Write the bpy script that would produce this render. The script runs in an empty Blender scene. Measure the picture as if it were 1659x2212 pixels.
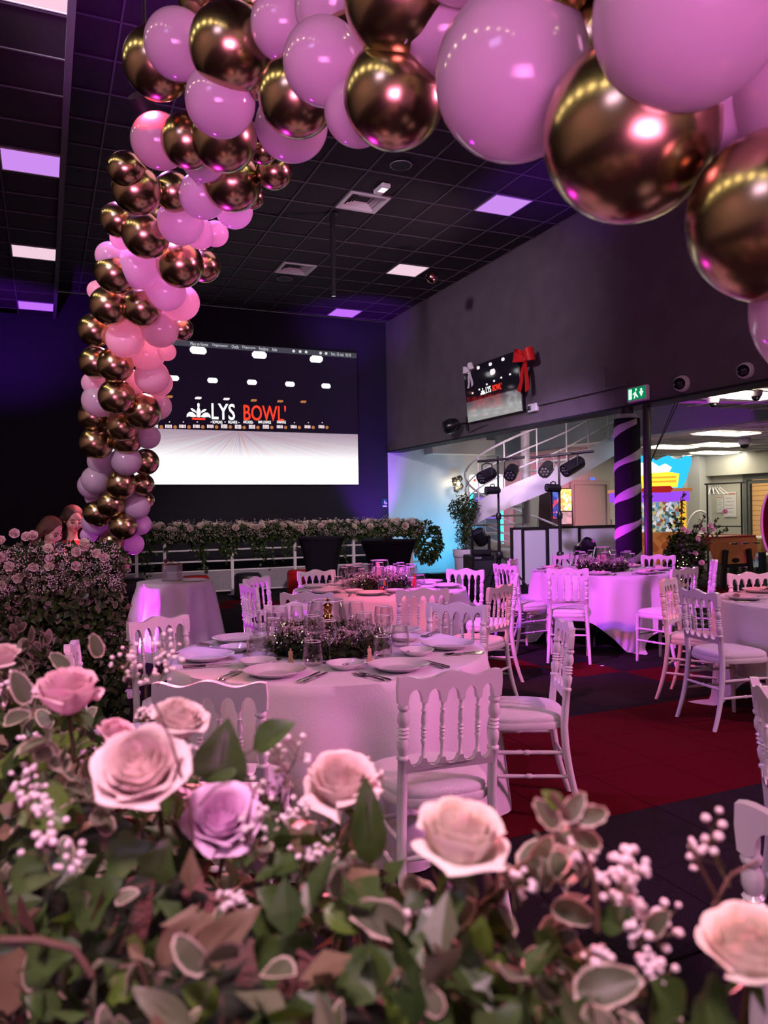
import bpy, math, random
from mathutils import Vector, Matrix, Euler
random.seed(7)
PI = math.pi
sc = bpy.context.scene
COL = sc.collection

# ------------------------------------------------------------------ camera
FPX = 1660.0
YAW = math.radians(23.9); ROLL = math.radians(0.9)
CAM = Vector((0, 0, 1.45))
FWD = Vector((math.sin(YAW), math.cos(YAW), 0))
RGT0 = Vector((math.cos(YAW), -math.sin(YAW), 0)); UP0 = Vector((0, 0, 1))
RGT = RGT0*math.cos(ROLL) - UP0*math.sin(ROLL)
UPV = RGT0*math.sin(ROLL) + UP0*math.cos(ROLL)
cd = bpy.data.cameras.new('camera')
cam = bpy.data.objects.new('camera', cd); COL.objects.link(cam)
cd.sensor_fit = 'HORIZONTAL'; cd.sensor_width = 36.0; cd.lens = 36.0*FPX/1659.0
cd.clip_start = 0.03; cd.clip_end = 200
cd.dof.use_dof = True; cd.dof.focus_distance = 5.0; cd.dof.aperture_fstop = 6.5
M3 = Matrix((RGT, UPV, -FWD)).transposed()
cam.matrix_world = Matrix.Translation(CAM) @ M3.to_4x4()
sc.camera = cam

# ------------------------------------------------------------------ world, exposure
w = bpy.data.worlds.new('dim_room_air'); sc.world = w; w.use_nodes = True
bg = w.node_tree.nodes['Background']
bg.inputs[0].default_value = (0.62, 0.45, 0.62, 1); bg.inputs[1].default_value = 0.05
vs = sc.view_settings
vs.view_transform = 'Standard'; vs.look = 'None'; vs.gamma = 1.0; vs.use_curve_mapping = False
vs.exposure = 0.0
cy = sc.cycles
cy.use_denoising = True
cy.use_adaptive_sampling = True; cy.adaptive_threshold = .08; cy.adaptive_min_samples = 20
cy.max_bounces = 5; cy.diffuse_bounces = 2; cy.glossy_bounces = 2
cy.transmission_bounces = 4; cy.transparent_max_bounces = 12
cy.caustics_reflective = False; cy.caustics_refractive = False
cy.sample_clamp_indirect = 6.0; cy.sample_clamp_direct = 0.0

# ------------------------------------------------------------------ lights
def pix(u, v, d):                     # a point seen at (u, v) that lies d metres away along the view axis
    return CAM + (RGT*((u-829.5)/FPX) + UPV*((1106-v)/FPX) + FWD)*d
def ray(u, v): return RGT*((u-829.5)/FPX) + UPV*((1106-v)/FPX) + FWD
def onz(u, v, z=0.0): k = ray(u, v); return CAM + k*((z-1.45)/k.z)
def onX(u, v, X): k = ray(u, v); return CAM + k*(X/k.x)
def onY(u, v, Y): k = ray(u, v); return CAM + k*(Y/k.y)
def wc(xc, d, z=0.0): return Vector((xc*RGT0.x + d*FWD.x, xc*RGT0.y + d*FWD.y, z))
def wang(fx, fd):                     # world heading angle of a direction given across/along the view
    v = RGT0*fx + FWD*fd
    return math.atan2(v.y, v.x)

def spot(name, loc, target, col, power, angle, blend=0.5, size=0.08):
    l = bpy.data.lights.new(name, 'SPOT'); l.color = col; l.energy = power
    l.spot_size = math.radians(angle); l.spot_blend = blend; l.shadow_soft_size = size
    o = bpy.data.objects.new(name, l); COL.objects.link(o); o.location = loc
    o.rotation_euler = (Vector(target)-Vector(loc)).to_track_quat('-Z', 'Y').to_euler()
    return o
def area(name, loc, target, col, power, sx, sy):
    l = bpy.data.lights.new(name, 'AREA'); l.color = col; l.energy = power
    l.shape = 'RECTANGLE'; l.size = sx; l.size_y = sy
    o = bpy.data.objects.new(name, l); COL.objects.link(o); o.location = loc
    o.rotation_euler = (Vector(target)-Vector(loc)).to_track_quat('-Z', 'Y').to_euler()
    return o
T1 = wc(-.29, 3.85); T2 = wc(-.05, 7.0); T3 = wc(2.43, 8.57); T4 = wc(3.25, 5.6); TG = wc(-2.19, 8.0)
LAMP = pix(322, 236, 4.6)            # stage lamps hung behind the bend of the balloon arch
spot('pink_stage_light', LAMP, wc(1.7, 7.7, .6), (1, .12, .26), 1000, 52, .6)
spot('stair_fill', (6.5, 8.8, 2.4), (8.5, 12.4, 2.2), (1, .70, .82), 260, 46, .9, .1)  # added fill for the stair, no lamp seen there
spot('violet_stage_light', LAMP+Vector((.3, .1, .1)), wc(2.0, 8.3, .6), (.42, .045, 1), 1500, 46, .6)
spot('rose_stage_light_near', LAMP+Vector((-.2, -.1, .1)), wc(.35, 3.9, .5), (.60, .18, 1), 380, 70, .8)
spot('red_stage_light', pix(322, 226, 3.12), pix(338, 330, 3.2), (1, .02, .04), 45, 90, .6, .03)
# front-of-hall colour wash from behind right of the camera, plus added fills
area('rose_wash', (5.8, -.5, 4.9), wc(.6, 4.5, .6), (1, .34, .70), 40, 1.6, 1.0)
spot('rose_front', (5.8, -.7, 3.2), wc(.85, 3.3, .7), (1, .26, .68), 950, 46, .7, .2)
spot('rose_right_fill', (6.4, .3, 4.4), wc(2.8, 5.5, .5), (1, .42, .78), 560, 36, .8, .2)  # added spot to brighten the right-hand table and chairs, source unseen
spot('lilac_column_fill', (-2.6, 1.0, 4.6), pix(235, 985, 5.6), (.92, .62, .95), 620, 26, .9, .2)  # added to lift the lower white balloons, not a known lamp
ma = area('magenta_front', (-.9, -3.2, .5), pix(1000, -60, 1.8), (1, .25, .78), 40, 3.8, 1.8); ma.data.spread = math.radians(44)
area('rear_wall_wash', (2.0, -3.6, 5.0), (2.0, -8, 2.2), (1, .46, .44), 150, 3, .6)
area('left_wall_wash', (-3.2, 2.0, 4.9), (-6, 2.0, 2.0), (1, .42, .52), 110, .6, 4)
area('rose_overhead_fill', (2.3, 4.3, 5.55), wc(.3, 4.6, 0), (1, .45, .70), 22, 2.4, 2.0)  # added overhead area to shade the cloths, no such fixture seen
spot('foreground_fill', (-.35, -.35, 3.7), (.16, .85, 1.0), (1, .56, .78), 660, 36, .8, .25)  # added above the camera to brighten the foreground roses
area('lilac_wash', (-4.0, -1.5, 4.4), wc(.2, 5.5, .6), (.60, .42, 1), 50, 1.6, 1.0)
spot('hall_wash', (2.2, 3.0, 5.2), (4.3, 13.8, .9), (1, .74, .82), 2000, 32, .9, .3)
spot('wall_fill', (-2.0, 4.0, 5.0), (7.2, 12.8, 4.1), (.95, .80, 1), 2300, 40, .9, .3)  # added fill for the dark right wall
spot('booth_fill', (3.0, 6.0, 5.2), (8.3, 11.2, .7), (.76, .47, 1), 2500, 30, .9, .2)  # added fill so the booth panels turn lilac
spot('lift_wall_pink_fill', (11.2, 10.6, 2.7), (11.7, 16.0, 1.3), (1, .20, .40), 1000, 40, .9, .1)  # added to turn the lift wall pink, in place of stage-light spill
spot('magenta_arch_wash', (5.2, 1.2, 3.4), pix(760, 150, 2.2), (1, .20, .66), 520, 70, .9, .25)
spot('salmon_back_light', pix(430, 470, 9.2), pix(310, 640, 5.0), (1, .20, .28), 13000, 20, .8, .1)
spot('salmon_girl_fill', pix(560, 640, 9.0), wc(-2.98, 7.1, 1.38), (1, .20, .26), 2200, 12, .6, .05)  # added narrow spot on the girls, no separate lamp known
spot('ceiling_fill', (6.7, 9.2, 3.1), (4.3, 10.8, 5.8), (1, .62, .74), 200, 64, .9, .2)  # added mid-air light that brightens the ceiling and vents
# uplights along the hall
spot('violet_uplight', (6.95, 15.0, .15), (6.75, 16.1, 2.4), (.30, .02, .95), 800, 48, .9)
spot('violet_uplight_ceiling', (6.0, 14.0, 3.2), (6.3, 15.5, 5.8), (.30, .02, 1), 380, 58, .9)
spot('violet_uplight_side', (5.9, 7.4, 3.4), (6.35, 8.6, 5.8), (.32, .03, 1), 300, 52, .9)
spot('violet_uplight_left', (-.9, 13.0, 3.0), (-.6, 15.6, 5.2), (.30, .02, 1), 520, 70, .9)
spot('violet_uplight_middle', (1.3, 5.2, 3.8), (1.35, 6.9, 5.8), (.36, .03, 1), 160, 60, .9)
spot('magenta_uplight', onz(268, 1405, .12)+Vector((0, -.1, 0)), wc(-1.95, 7.2, .9), (.80, .02, 1), 420, 100, .7, .05)
spot('magenta_uplight_arch', onz(285, 1392, .1), pix(285, 1180, 6.1), (.85, .02, 1), 170, 70, .6, .04)
spot('cyan_uplight', (8.75, 14.5, .35), (8.35, 16.1, 1.0), (.05, .50, 1), 170, 100, .9)
# ------------------------------------------------------------------ mesh helpers
class MB:
    def __init__(s): s.v = []; s.f = []; s.m = []; s.k = 0
    def add(s, vs_, fs):
        o = len(s.v); s.v += [tuple(p) for p in vs_]
        for f in fs: s.f.append(tuple(i+o for i in f)); s.m.append(s.k)
        return s
    def slot(s, k): s.k = k; return s
    def box(s, c, size, M=None, b=0.0):
        hx, hy, hz = size[0]/2, size[1]/2, size[2]/2
        c = Vector(c)
        if b <= 0:
            vv = [Vector((x*hx, y*hy, z*hz)) for x in (-1, 1) for y in (-1, 1) for z in (-1, 1)]
            ff = [(0, 1, 3, 2), (4, 6, 7, 5), (0, 4, 5, 1), (2, 3, 7, 6), (0, 2, 6, 4), (1, 5, 7, 3)]
        else:                              # chamfer all twelve edges
            b = min(b, hx*.99, hy*.99, hz*.99)
            vv = []; idx = {}
            for x in (-1, 1):
                for y in (-1, 1):
                    for z in (-1, 1):
                        for a in range(3):
                            p = [x*(hx-b), y*(hy-b), z*(hz-b)]
                            p[a] = (x*hx, y*hy, z*hz)[a]
                            idx[(x, y, z, a)] = len(vv); vv.append(Vector(p))
            ff = []
            for a in range(3):
                o1, o2 = [(1, 2), (2, 0), (0, 1)][a]
                for sg in (-1, 1):
                    q = []
                    for p, r in ((-1, -1), (1, -1), (1, 1), (-1, 1)):
                        k = [0, 0, 0]; k[a] = sg; k[o1] = p; k[o2] = r
                        q.append(idx[(*k, a)])
                    ff.append(tuple(q if sg > 0 else q[::-1]))
                for p in (-1, 1):
                    for r in (-1, 1):
                        k0 = [0, 0, 0]; k1 = [0, 0, 0]
                        k0[o1] = k1[o1] = p; k0[o2] = k1[o2] = r; k0[a] = -1; k1[a] = 1
                        q = [idx[(*k0, o1)], idx[(*k1, o1)], idx[(*k1, o2)], idx[(*k0, o2)]]
                        ff.append(tuple(q if p*r > 0 else q[::-1]))
            for x in (-1, 1):
                for y in (-1, 1):
                    for z in (-1, 1):
                        q = [idx[(x, y, z, a)] for a in range(3)]
                        ff.append(tuple(q if x*y*z > 0 else q[::-1]))
        if M is not None: vv = [M @ p for p in vv]
        return s.add([p+c for p in vv], ff)
    def tube(s, pts, r, n=8, cap=True, closed=False):
        pts = [Vector(p) for p in pts]; m = len(pts)
        rr = r if isinstance(r, (list, tuple)) else [r]*m
        vv = []; ff = []; prev = None
        for i, p in enumerate(pts):
            a = pts[(i-1) % m] if (closed or i > 0) else p
            c = pts[(i+1) % m] if (closed or i < m-1) else p
            t = (c-a)
            t = t.normalized() if t.length > 1e-9 else Vector((0, 0, 1))
            if prev is None:
                ref = Vector((0, 0, 1)) if abs(t.z) < .9 else Vector((1, 0, 0))
                x = t.cross(ref).normalized()
            else:
                x = prev - t*prev.dot(t)
                x = x.normalized() if x.length > 1e-6 else t.orthogonal().normalized()
            prev = x; y = t.cross(x)
            for k in range(n):
                an = 2*PI*k/n
                vv.append(p + (x*math.cos(an)+y*math.sin(an))*rr[i])
        for i in range(m if closed else m-1):
            j = (i+1) % m
            for k in range(n):
                l = (k+1) % n
                ff.append((i*n+k, i*n+l, j*n+l, j*n+k))
        if cap and not closed:
            ff.append(tuple(range(n))[::-1]); ff.append(tuple((m-1)*n+k for k in range(n)))
        return s.add(vv, ff)
    def lathe(s, prof, n=16, M=None, c=(0, 0, 0), capb=True, capt=True):
        vv = []; ff = []; c = Vector(c)
        for r, z in prof:
            for k in range(n):
                a = 2*PI*k/n
                p = Vector((r*math.cos(a), r*math.sin(a), z))
                vv.append((M @ p if M is not None else p)+c)
        for i in range(len(prof)-1):
            for k in range(n):
                l = (k+1) % n
                ff.append((i*n+k, i*n+l, (i+1)*n+l, (i+1)*n+k))
        if capb and prof[0][0] > 1e-6: ff.append(tuple(range(n))[::-1])
        if capt and prof[-1][0] > 1e-6: ff.append(tuple((len(prof)-1)*n+k for k in range(n)))
        return s.add(vv, ff)
    def prism(s, poly, y0, y1, M=None, c=(0, 0, 0)):   # polygon in x,z (counter-clockwise seen from -y), extruded along y
        n = len(poly); c = Vector(c)
        vv = [Vector((x, y0, z)) for x, z in poly]+[Vector((x, y1, z)) for x, z in poly]
        ff = [tuple(range(n)), tuple(range(2*n-1, n-1, -1))]
        for i in range(n):
            j = (i+1) % n
            ff.append((j, i, i+n, j+n))
        vv = [(M @ p if M is not None else p)+c for p in vv]
        return s.add(vv, ff)
    def ball(s, c, r, n=12, m=8, sc_=(1, 1, 1), M=None):
        prof = [(max(1e-5, math.sin(PI*i/m)), -math.cos(PI*i/m)) for i in range(m+1)]
        S = Matrix.Diagonal((r*sc_[0], r*sc_[1], r*sc_[2]))
        if M is not None: S = M @ S
        return s.lathe(prof, n, S, c, False, False)
    def grid(s, fn, nu, nv):
        vv = [fn(i/nu, j/nv) for j in range(nv+1) for i in range(nu+1)]
        ff = [(j*(nu+1)+i, j*(nu+1)+i+1, (j+1)*(nu+1)+i+1, (j+1)*(nu+1)+i) for j in range(nv) for i in range(nu)]
        return s.add(vv, ff)
    def mesh(s, name, mats, smooth=True, ang=40):
        me = bpy.data.meshes.new(name); me.from_pydata(s.v, [], s.f)
        if not isinstance(mats, (list, tuple)): mats = [mats]
        for m in mats: me.materials.append(m)
        if any(s.m): me.polygons.foreach_set('material_index', s.m)
        if smooth:
            me.shade_smooth()
            try: me.set_sharp_from_angle(angle=math.radians(ang))
            except Exception: pass
        me.update()
        return me
    def build(s, name, mats, parent=None, smooth=True, ang=40, loc=None, rot=None):
        return mesh_obj(name, s.mesh(name, mats, smooth, ang), parent, loc, rot)
def mesh_obj(name, me, parent=None, loc=None, rot=None):
    o = bpy.data.objects.new(name, me); COL.objects.link(o)
    if parent is not None: o.parent = parent
    if loc is not None: o.location = loc
    if rot is not None: o.rotation_euler = rot
    return o
def tag(o, label=None, cat=None, group=None, kind=None):
    if label: o['label'] = label
    if cat: o['category'] = cat
    if group: o['group'] = group
    if kind: o['kind'] = kind
    return o
def empty(name, loc=(0, 0, 0), rz=0.0, label=None, cat=None, group=None, kind=None):
    o = bpy.data.objects.new(name, None); COL.objects.link(o)
    o.empty_display_size = .1; o.location = loc; o.rotation_euler = (0, 0, rz)
    return tag(o, label, cat, group, kind)
def dup(root, loc=None, rot=None, label=None, group=None, scale=None):
    kids = {}
    def cp(o, par):
        c = o.copy(); COL.objects.link(c); c.parent = par
        for ch in CH.get(o.name, []): cp(ch, c)
        return c
    CH = {}
    for o in bpy.data.objects:
        if o.parent is not None: CH.setdefault(o.parent.name, []).append(o)
    r = cp(root, None)
    if loc is not None: r.location = loc
    if rot is not None: r.rotation_euler = rot
    if scale is not None: r.scale = scale
    if label: r['label'] = label
    if group: r['group'] = group
    return r
def basis(z, up=(0, 0, 1)):           # rotation whose local +z is the given direction
    return Vector(z).normalized().to_track_quat('Z', 'Y').to_matrix()
def text_mesh(body, size, align='CENTER', shear=0, depth=.0, bold=0):
    c = bpy.data.curves.new('lettering', 'FONT'); c.body = body; c.size = size
    c.align_x = align; c.align_y = 'CENTER'; c.extrude = depth; c.shear = shear; c.offset = bold
    c.resolution_u = 3
    o = bpy.data.objects.new('lettering', c); COL.objects.link(o)
    dg = bpy.context.evaluated_depsgraph_get(); dg.update()
    me = bpy.data.meshes.new_from_object(o.evaluated_get(dg))
    bpy.data.objects.remove(o)
    return me
def lettering(body, size, mat, parent, loc, rot, align='CENTER', bold=0, sx=1, name='lettering'):
    me = text_mesh(body, size, align, 0, .0, bold)
    me.materials.clear(); me.materials.append(mat)
    o = mesh_obj(name, me, parent, loc, rot)
    o.scale = (sx, 1, 1)
    return o

# ------------------------------------------------------------------ materials (all node based)
def lin(c):
    return tuple((x/12.92 if x <= .04045 else ((x+.055)/1.055)**2.4) for x in c)
def mat(name, col, rough=.5, metal=0.0, var=.06, scale=12.0, bump=0.0, bscale=None, emit=None, es=0.0,
        coat=0.0, trans=0.0, ior=1.45, sss=0.0, sheen=0.0, alpha=1.0, spec=.5, linear=True):
    m = bpy.data.materials.new(name); m.use_nodes = True
    nt = m.node_tree; b = nt.nodes['Principled BSDF']
    c = col
    b.inputs['Base Color'].default_value = (*c, 1)
    b.inputs['Roughness'].default_value = rough; b.inputs['Metallic'].default_value = metal
    b.inputs['Specular IOR Level'].default_value = spec
    b.inputs['IOR'].default_value = ior
    if coat: b.inputs['Coat Weight'].default_value = coat; b.inputs['Coat Roughness'].default_value = .08
    if trans: b.inputs['Transmission Weight'].default_value = trans
    if sss:
        b.inputs['Subsurface Weight'].default_value = sss
        b.inputs['Subsurface Radius'].default_value = (.02, .012, .010)
    if sheen: b.inputs['Sheen Weight'].default_value = sheen
    if alpha < 1: b.inputs['Alpha'].default_value = alpha
    if emit is not None:
        b.inputs['Emission Color'].default_value = (*emit, 1); b.inputs['Emission Strength'].default_value = es
    if var or bump:
        tc = nt.nodes.new('ShaderNodeTexCoord')
        nz = nt.nodes.new('ShaderNodeTexNoise'); nz.inputs['Scale'].default_value = scale
        nz.inputs['Detail'].default_value = 3
        nt.links.new(tc.outputs['Object'], nz.inputs['Vector'])
        if var:
            mr = nt.nodes.new('ShaderNodeMapRange')
            mr.inputs['To Min'].default_value = 1-var*1.6; mr.inputs['To Max'].default_value = 1+var*1.6
            nt.links.new(nz.outputs['Fac'], mr.inputs['Value'])
            mx = nt.nodes.new('ShaderNodeVectorMath'); mx.operation = 'SCALE'
            mx.inputs[0].default_value = c
            nt.links.new(mr.outputs[0], mx.inputs['Scale'])
            nt.links.new(mx.outputs[0], b.inputs['Base Color'])
        if bump:
            bp = nt.nodes.new('ShaderNodeBump'); bp.inputs['Strength'].default_value = bump
            bp.inputs['Distance'].default_value = .01
            n2 = nt.nodes.new('ShaderNodeTexNoise'); n2.inputs['Scale'].default_value = bscale or scale*4
            nt.links.new(tc.outputs['Object'], n2.inputs['Vector'])
            nt.links.new(n2.outputs['Fac'], bp.inputs['Height'])
            nt.links.new(bp.outputs[0], b.inputs['Normal'])
    return m
def emis(name, col, s):
    m = bpy.data.materials.new(name); m.use_nodes = True
    nt = m.node_tree; nt.nodes.clear()
    e = nt.nodes.new('ShaderNodeEmission'); o = nt.nodes.new('ShaderNodeOutputMaterial')
    e.inputs[0].default_value = (*col, 1); e.inputs[1].default_value = s
    nt.links.new(e.outputs[0], o.inputs[0])
    return m
def foliage_mat(name, c1, c2, rough=.45, tl=.25):
    m = bpy.data.materials.new(name); m.use_nodes = True
    nt = m.node_tree; b = nt.nodes['Principled BSDF']; out = nt.nodes['Material Output']
    tc = nt.nodes.new('ShaderNodeTexCoord'); nz = nt.nodes.new('ShaderNodeTexNoise')
    nz.inputs['Scale'].default_value = 14
    geo = nt.nodes.new('ShaderNodeObjectInfo')
    rp = nt.nodes.new('ShaderNodeMix'); rp.data_type = 'RGBA'
    rp.inputs['A'].default_value = (*c1, 1); rp.inputs['B'].default_value = (*c2, 1)
    gn = nt.nodes.new('ShaderNodeNewGeometry')
    ad = nt.nodes.new('ShaderNodeMath'); ad.operation = 'ADD'
    ml = nt.nodes.new('ShaderNodeMath'); ml.operation = 'MULTIPLY'; ml.inputs[1].default_value = .75
    m2 = nt.nodes.new('ShaderNodeMath'); m2.operation = 'MULTIPLY'; m2.inputs[1].default_value = .35
    nt.links.new(tc.outputs['Object'], nz.inputs['Vector'])
    nt.links.new(gn.outputs['Random Per Island'], ml.inputs[0]); nt.links.new(nz.outputs['Fac'], m2.inputs[0])
    nt.links.new(ml.outputs[0], ad.inputs[0]); nt.links.new(m2.outputs[0], ad.inputs[1])
    nt.links.new(ad.outputs[0], rp.inputs['Factor'])
    nt.links.new(rp.outputs['Result'], b.inputs['Base Color'])
    b.inputs['Roughness'].default_value = rough
    tr = nt.nodes.new('ShaderNodeBsdfTranslucent'); mx = nt.nodes.new('ShaderNodeMixShader')
    mx.inputs[0].default_value = tl
    nt.links.new(rp.outputs['Result'], tr.inputs[0])
    nt.links.new(b.outputs[0], mx.inputs[1]); nt.links.new(tr.outputs[0], mx.inputs[2])
    nt.links.new(mx.outputs[0], out.inputs[0])
    return m
def glass_mat(name, tint=(1, 1, 1), fac=.12, rough=.02):
    # thin clear glass: see-through with a mirror-like sheen that grows at the rim
    m = bpy.data.materials.new(name); m.use_nodes = True
    nt = m.node_tree; nt.nodes.clear()
    o = nt.nodes.new('ShaderNodeOutputMaterial'); mx = nt.nodes.new('ShaderNodeMixShader')
    t = nt.nodes.new('ShaderNodeBsdfTransparent'); g = nt.nodes.new('ShaderNodeBsdfGlossy')
    lw = nt.nodes.new('ShaderNodeLayerWeight'); lw.inputs[0].default_value = .35
    mr = nt.nodes.new('ShaderNodeMapRange'); mr.inputs['To Min'].default_value = fac*.10; mr.inputs['To Max'].default_value = min(1, fac*6)
    t.inputs[0].default_value = (*[x*.97 for x in tint], 1); g.inputs['Roughness'].default_value = rough
    nt.links.new(lw.outputs['Facing'], mr.inputs['Value']); nt.links.new(mr.outputs[0], mx.inputs[0])
    nt.links.new(t.outputs[0], mx.inputs[1]); nt.links.new(g.outputs[0], mx.inputs[2])
    nt.links.new(mx.outputs[0], o.inputs[0])
    return m
M = {}
M['wall_dark'] = mat('dark_plaster', (.115, .090, .110), .7, 0, .18, 3, .25, 60)
M['wall_navy'] = mat('navy_plaster', (.009, .009, .020), .75, 0, .12, 3, .2, 60)
M['wall_white'] = mat('white_plaster', (.62, .62, .60), .6, 0, .05, 2, .12, 40)
M['wall_grey'] = mat('warm_grey_paint', (.52, .51, .45), .6, 0, .04, 3)
M['wall_blue'] = mat('blue_grey_paint', (.23, .26, .31), .6, 0, .05, 3)
M['carpet_dark'] = mat('charcoal_carpet', (.022, .017, .020), .95, 0, .35, 160, .6, 400, spec=.08)
M['carpet_red'] = mat('red_carpet', (.10, .003, .007), .95, 0, .30, 160, .6, 400, spec=.08)
M['ceil'] = mat('black_mineral_tile', (.022, .015, .022), .75, 0, .15, 30, .2, 200)
M['tbar'] = mat('grey_ceiling_bar', (.10, .085, .105), .5, .0, .05, 8)
M['ceil_w'] = mat('white_mineral_tile', (.72, .70, .66), .8, 0, .05, 30, .15, 200)
M['white_metal'] = mat('white_enamel_steel', (.74, .73, .74), .35, 0, .04, 6)
M['chair'] = mat('white_lacquered_wood', (.80, .77, .76), .22, 0, .04, 8, coat=.4)
M['cushion'] = mat('white_cushion_fabric', (.82, .79, .80), .8, 0, .05, 9, .3, 180, sheen=.3)
M['cloth'] = mat('white_table_linen', (.80, .77, .80), .82, 0, .04, 5, .25, 260, sheen=.2)
M['china'] = mat('white_glazed_china', (.80, .78, .77), .10, 0, .02, 4, coat=.6)
M['steel'] = mat('polished_cutlery_steel', (.66, .64, .64), .16, 1, .05, 20)
M['black'] = mat('black_plastic', (.012, .012, .014), .38, 0, .15, 12)
M['black_metal'] = mat('black_powder_coat', (.016, .015, .018), .45, .2, .12, 16)
M['black_cloth'] = mat('black_stretch_fabric', (.008, .006, .012), .9, 0, .15, 30, .2, 200, spec=.15)
M['black_leather'] = mat('black_leatherette', (.016, .015, .018), .35, 0, .15, 20, .2, 60)
M['red_leather'] = mat('red_leatherette', (.42, .010, .012), .35, 0, .1, 20, .2, 60)
M['gold'] = mat('gold_lacquer', (.83, .50, .16), .12, 1, .05, 20)
M['wood'] = mat('pale_plywood', (.56, .38, .22), .6, 0, .15, 30)
M['glass'] = glass_mat('clear_drinking_glass', fac=.38)
M['rim'] = mat('glass_rim_glint', (.86, .84, .88), .08, 0, .0, 5, spec=1.0, coat=1)  # white colour stands in for the bright glint along glass edges
M['pane'] = glass_mat('window_pane', (.97, .99, .98), .05)
M['white_pl'] = mat('white_plastic', (.76, .74, .75), .4, 0, .03, 8)
M['grey_pl'] = mat('grey_plastic', (.25, .25, .27), .5, 0, .06, 8)
M['dark_gr'] = mat('dark_grille', (.03, .03, .035), .6, 0, .1, 60)
# ------------------------------------------------------------------ the setting
def struct(name, mb, m, parent=None, smooth=False):
    o = mb.build(name, m, parent, smooth)
    if parent is None: o['kind'] = 'structure'
    return o
WX = 7.25; WY = 16.1; ZH = 5.8; ZL = 5.3; ZO = 2.84; RX = 16.8
# floor: slab + laid carpet tiles (near ones as pieces, the weave takes over beyond)
floor = struct('floor', MB().box((5.4, 4.0, -.06), (23.2, 24.4, .11)), M['carpet_dark'])
tile_me = {}
for nm, mt in (('d', 'carpet_dark'), ('r', 'carpet_red')):
    tile_me[nm] = MB().box((0, 0, -.001), (.497, .497, .008), None, .002).mesh('carpet_tile', M[mt], False)
tX0, tY0 = 4.19, 5.385
def lay(ix, iy, red):
    mesh_obj('carpet_tile', tile_me['r' if red else 'd'], floor, (tX0+.5*ix+.25, tY0+.5*iy+.25, 0))
for iy in range(-7, 5):
    for ix in range(-9, 8):
        red = (-5 <= iy <= -3) or (ix == -iy and iy > -3)
        lay(ix, iy, red)
for ix, iy in ((-4, 13), (-3, 14), (-2, 13), (-5, 14), (11, 8), (12, 8), (13, 9), (9, 12), (10, 12), (11, 13), (-7, 8), (-8, 9)):
    lay(ix, iy, True)
wall_back = struct('wall_back', MB().box((.6, WY+.15, ZH/2), (13.3, .3, ZH)), M['wall_navy'])
wall_side = struct('wall_back_lobby', MB().box((12.1, WY+.15, ZH/2), (9.7, .3, ZH)), M['wall_white'])
wall_right = struct('wall_right', MB().box((WX+.16, 4.05, (ZO+ZH)/2), (.32, 24.1, ZH-ZO)), M['wall_dark'])
struct('wall_left', MB().box((-6.1, 4.05, ZH/2), (.2, 24.3, ZH)), M['wall_grey'])
struct('wall_front', MB().box((5.4, -8.1, ZH/2), (23.2, .2, ZH)), M['wall_white'])
mb = MB()                                 # far lobby wall with the glazed door opening
wy0, wy1, wz = 11.4, 14.62, 2.28
mb.box((RX+.1, (wy1+WY)/2, 1.45), (.2, WY-wy1, 2.9)); mb.box((RX+.1, (-8+wy0)/2, 1.45), (.2, wy0+8, 2.9))
mb.box((RX+.1, (wy0+wy1)/2, (wz+2.9)/2), (.2, wy1-wy0, 2.9-wz))
struct('wall_lobby', mb, M['wall_grey'])
struct('trim_1', MB().box((RX-.22, WY-.22, 1.42), (.44, .44, 2.84)), M['wall_white'])        # corner pier
struct('trim_2', MB().box((RX-.10, 12.0, 2.56), (.2, 8.2, .54)), M['wall_grey'])             # lintel band along the lobby wall
struct('trim_3', MB().box((9.3, WY-.2, 2.95), (2.2, .4, .34)), M['wall_white'])              # landing edge behind the stair
struct('baseboard_back', MB().box((12.1, WY-.012, .05), (9.6, .024, .1)), M['wall_white'])
struct('trim_4', MB().box((WX+.16, 4.05, ZO-.012), (.36, 24.1, .03)), M['wall_navy'])        # dark edge under the bulkhead

def ceiling(name, x0, x1, y0, y1, z, tx, ty, m, mtile, mbar, tiles_from, holes=(), thick=.5, bw=.018):
    o = struct(name, MB().box(((x0+x1)/2, (y0+y1)/2, z+.05+thick/2), (x1-x0, y1-y0, thick)), mtile)
    xs = [x0]+[x for x in tx if x0+.02 < x < x1-.02]+[x1]
    ys = [y0 if y0 > tiles_from else tiles_from]+[y for y in ty if max(y0, tiles_from)+.02 < y < y1-.02]+[y1]
    g = MB()
    for x in xs[1:-1]: g.box((x, (ys[0]+ys[-1])/2, z+.006), (bw, ys[-1]-ys[0], .012))
    for y in ys[1:-1]: g.box(((x0+x1)/2, y, z+.0065), (x1-x0, bw, .011))
    g.build('ceiling_grid', mbar, o, False)
    cache = {}
    for i in range(len(xs)-1):
        for j in range(len(ys)-1):
            cx, cy_ = (xs[i]+xs[i+1])/2, (ys[j]+ys[j+1])/2
            if any(abs(cx-hx) < .3 and abs(cy_-hy) < .3 for hx, hy in holes): continue
            sx, sy = round(xs[i+1]-xs[i]-.006, 3), round(ys[j+1]-ys[j]-.006, 3)
            if (sx, sy) not in cache:
                cache[(sx, sy)] = MB().box((0, 0, 0), (sx, sy, .024)).mesh('ceiling_panel', mtile, False)
            mesh_obj('ceiling_panel', cache[(sx, sy)], o, (cx, cy_, z+.028))
    return o
P = .632
hx = [3.85+P*k for k in range(-6, 6)]; hy = [9.01+P*k for k in range(-10, 12)]
HL = [(6.07, 9.33), (6.07, 12.48), (6.07, 15.65)]       # lights in the high ceiling
HV = [(4.166, 9.96), (4.166, 13.12)]                    # air outlets
ceil_high = ceiling('ceiling_high', .24, WX, -8, WY, ZH, hx, hy, None, M['ceil'], M['tbar'], 3.9, HL+HV)
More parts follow.
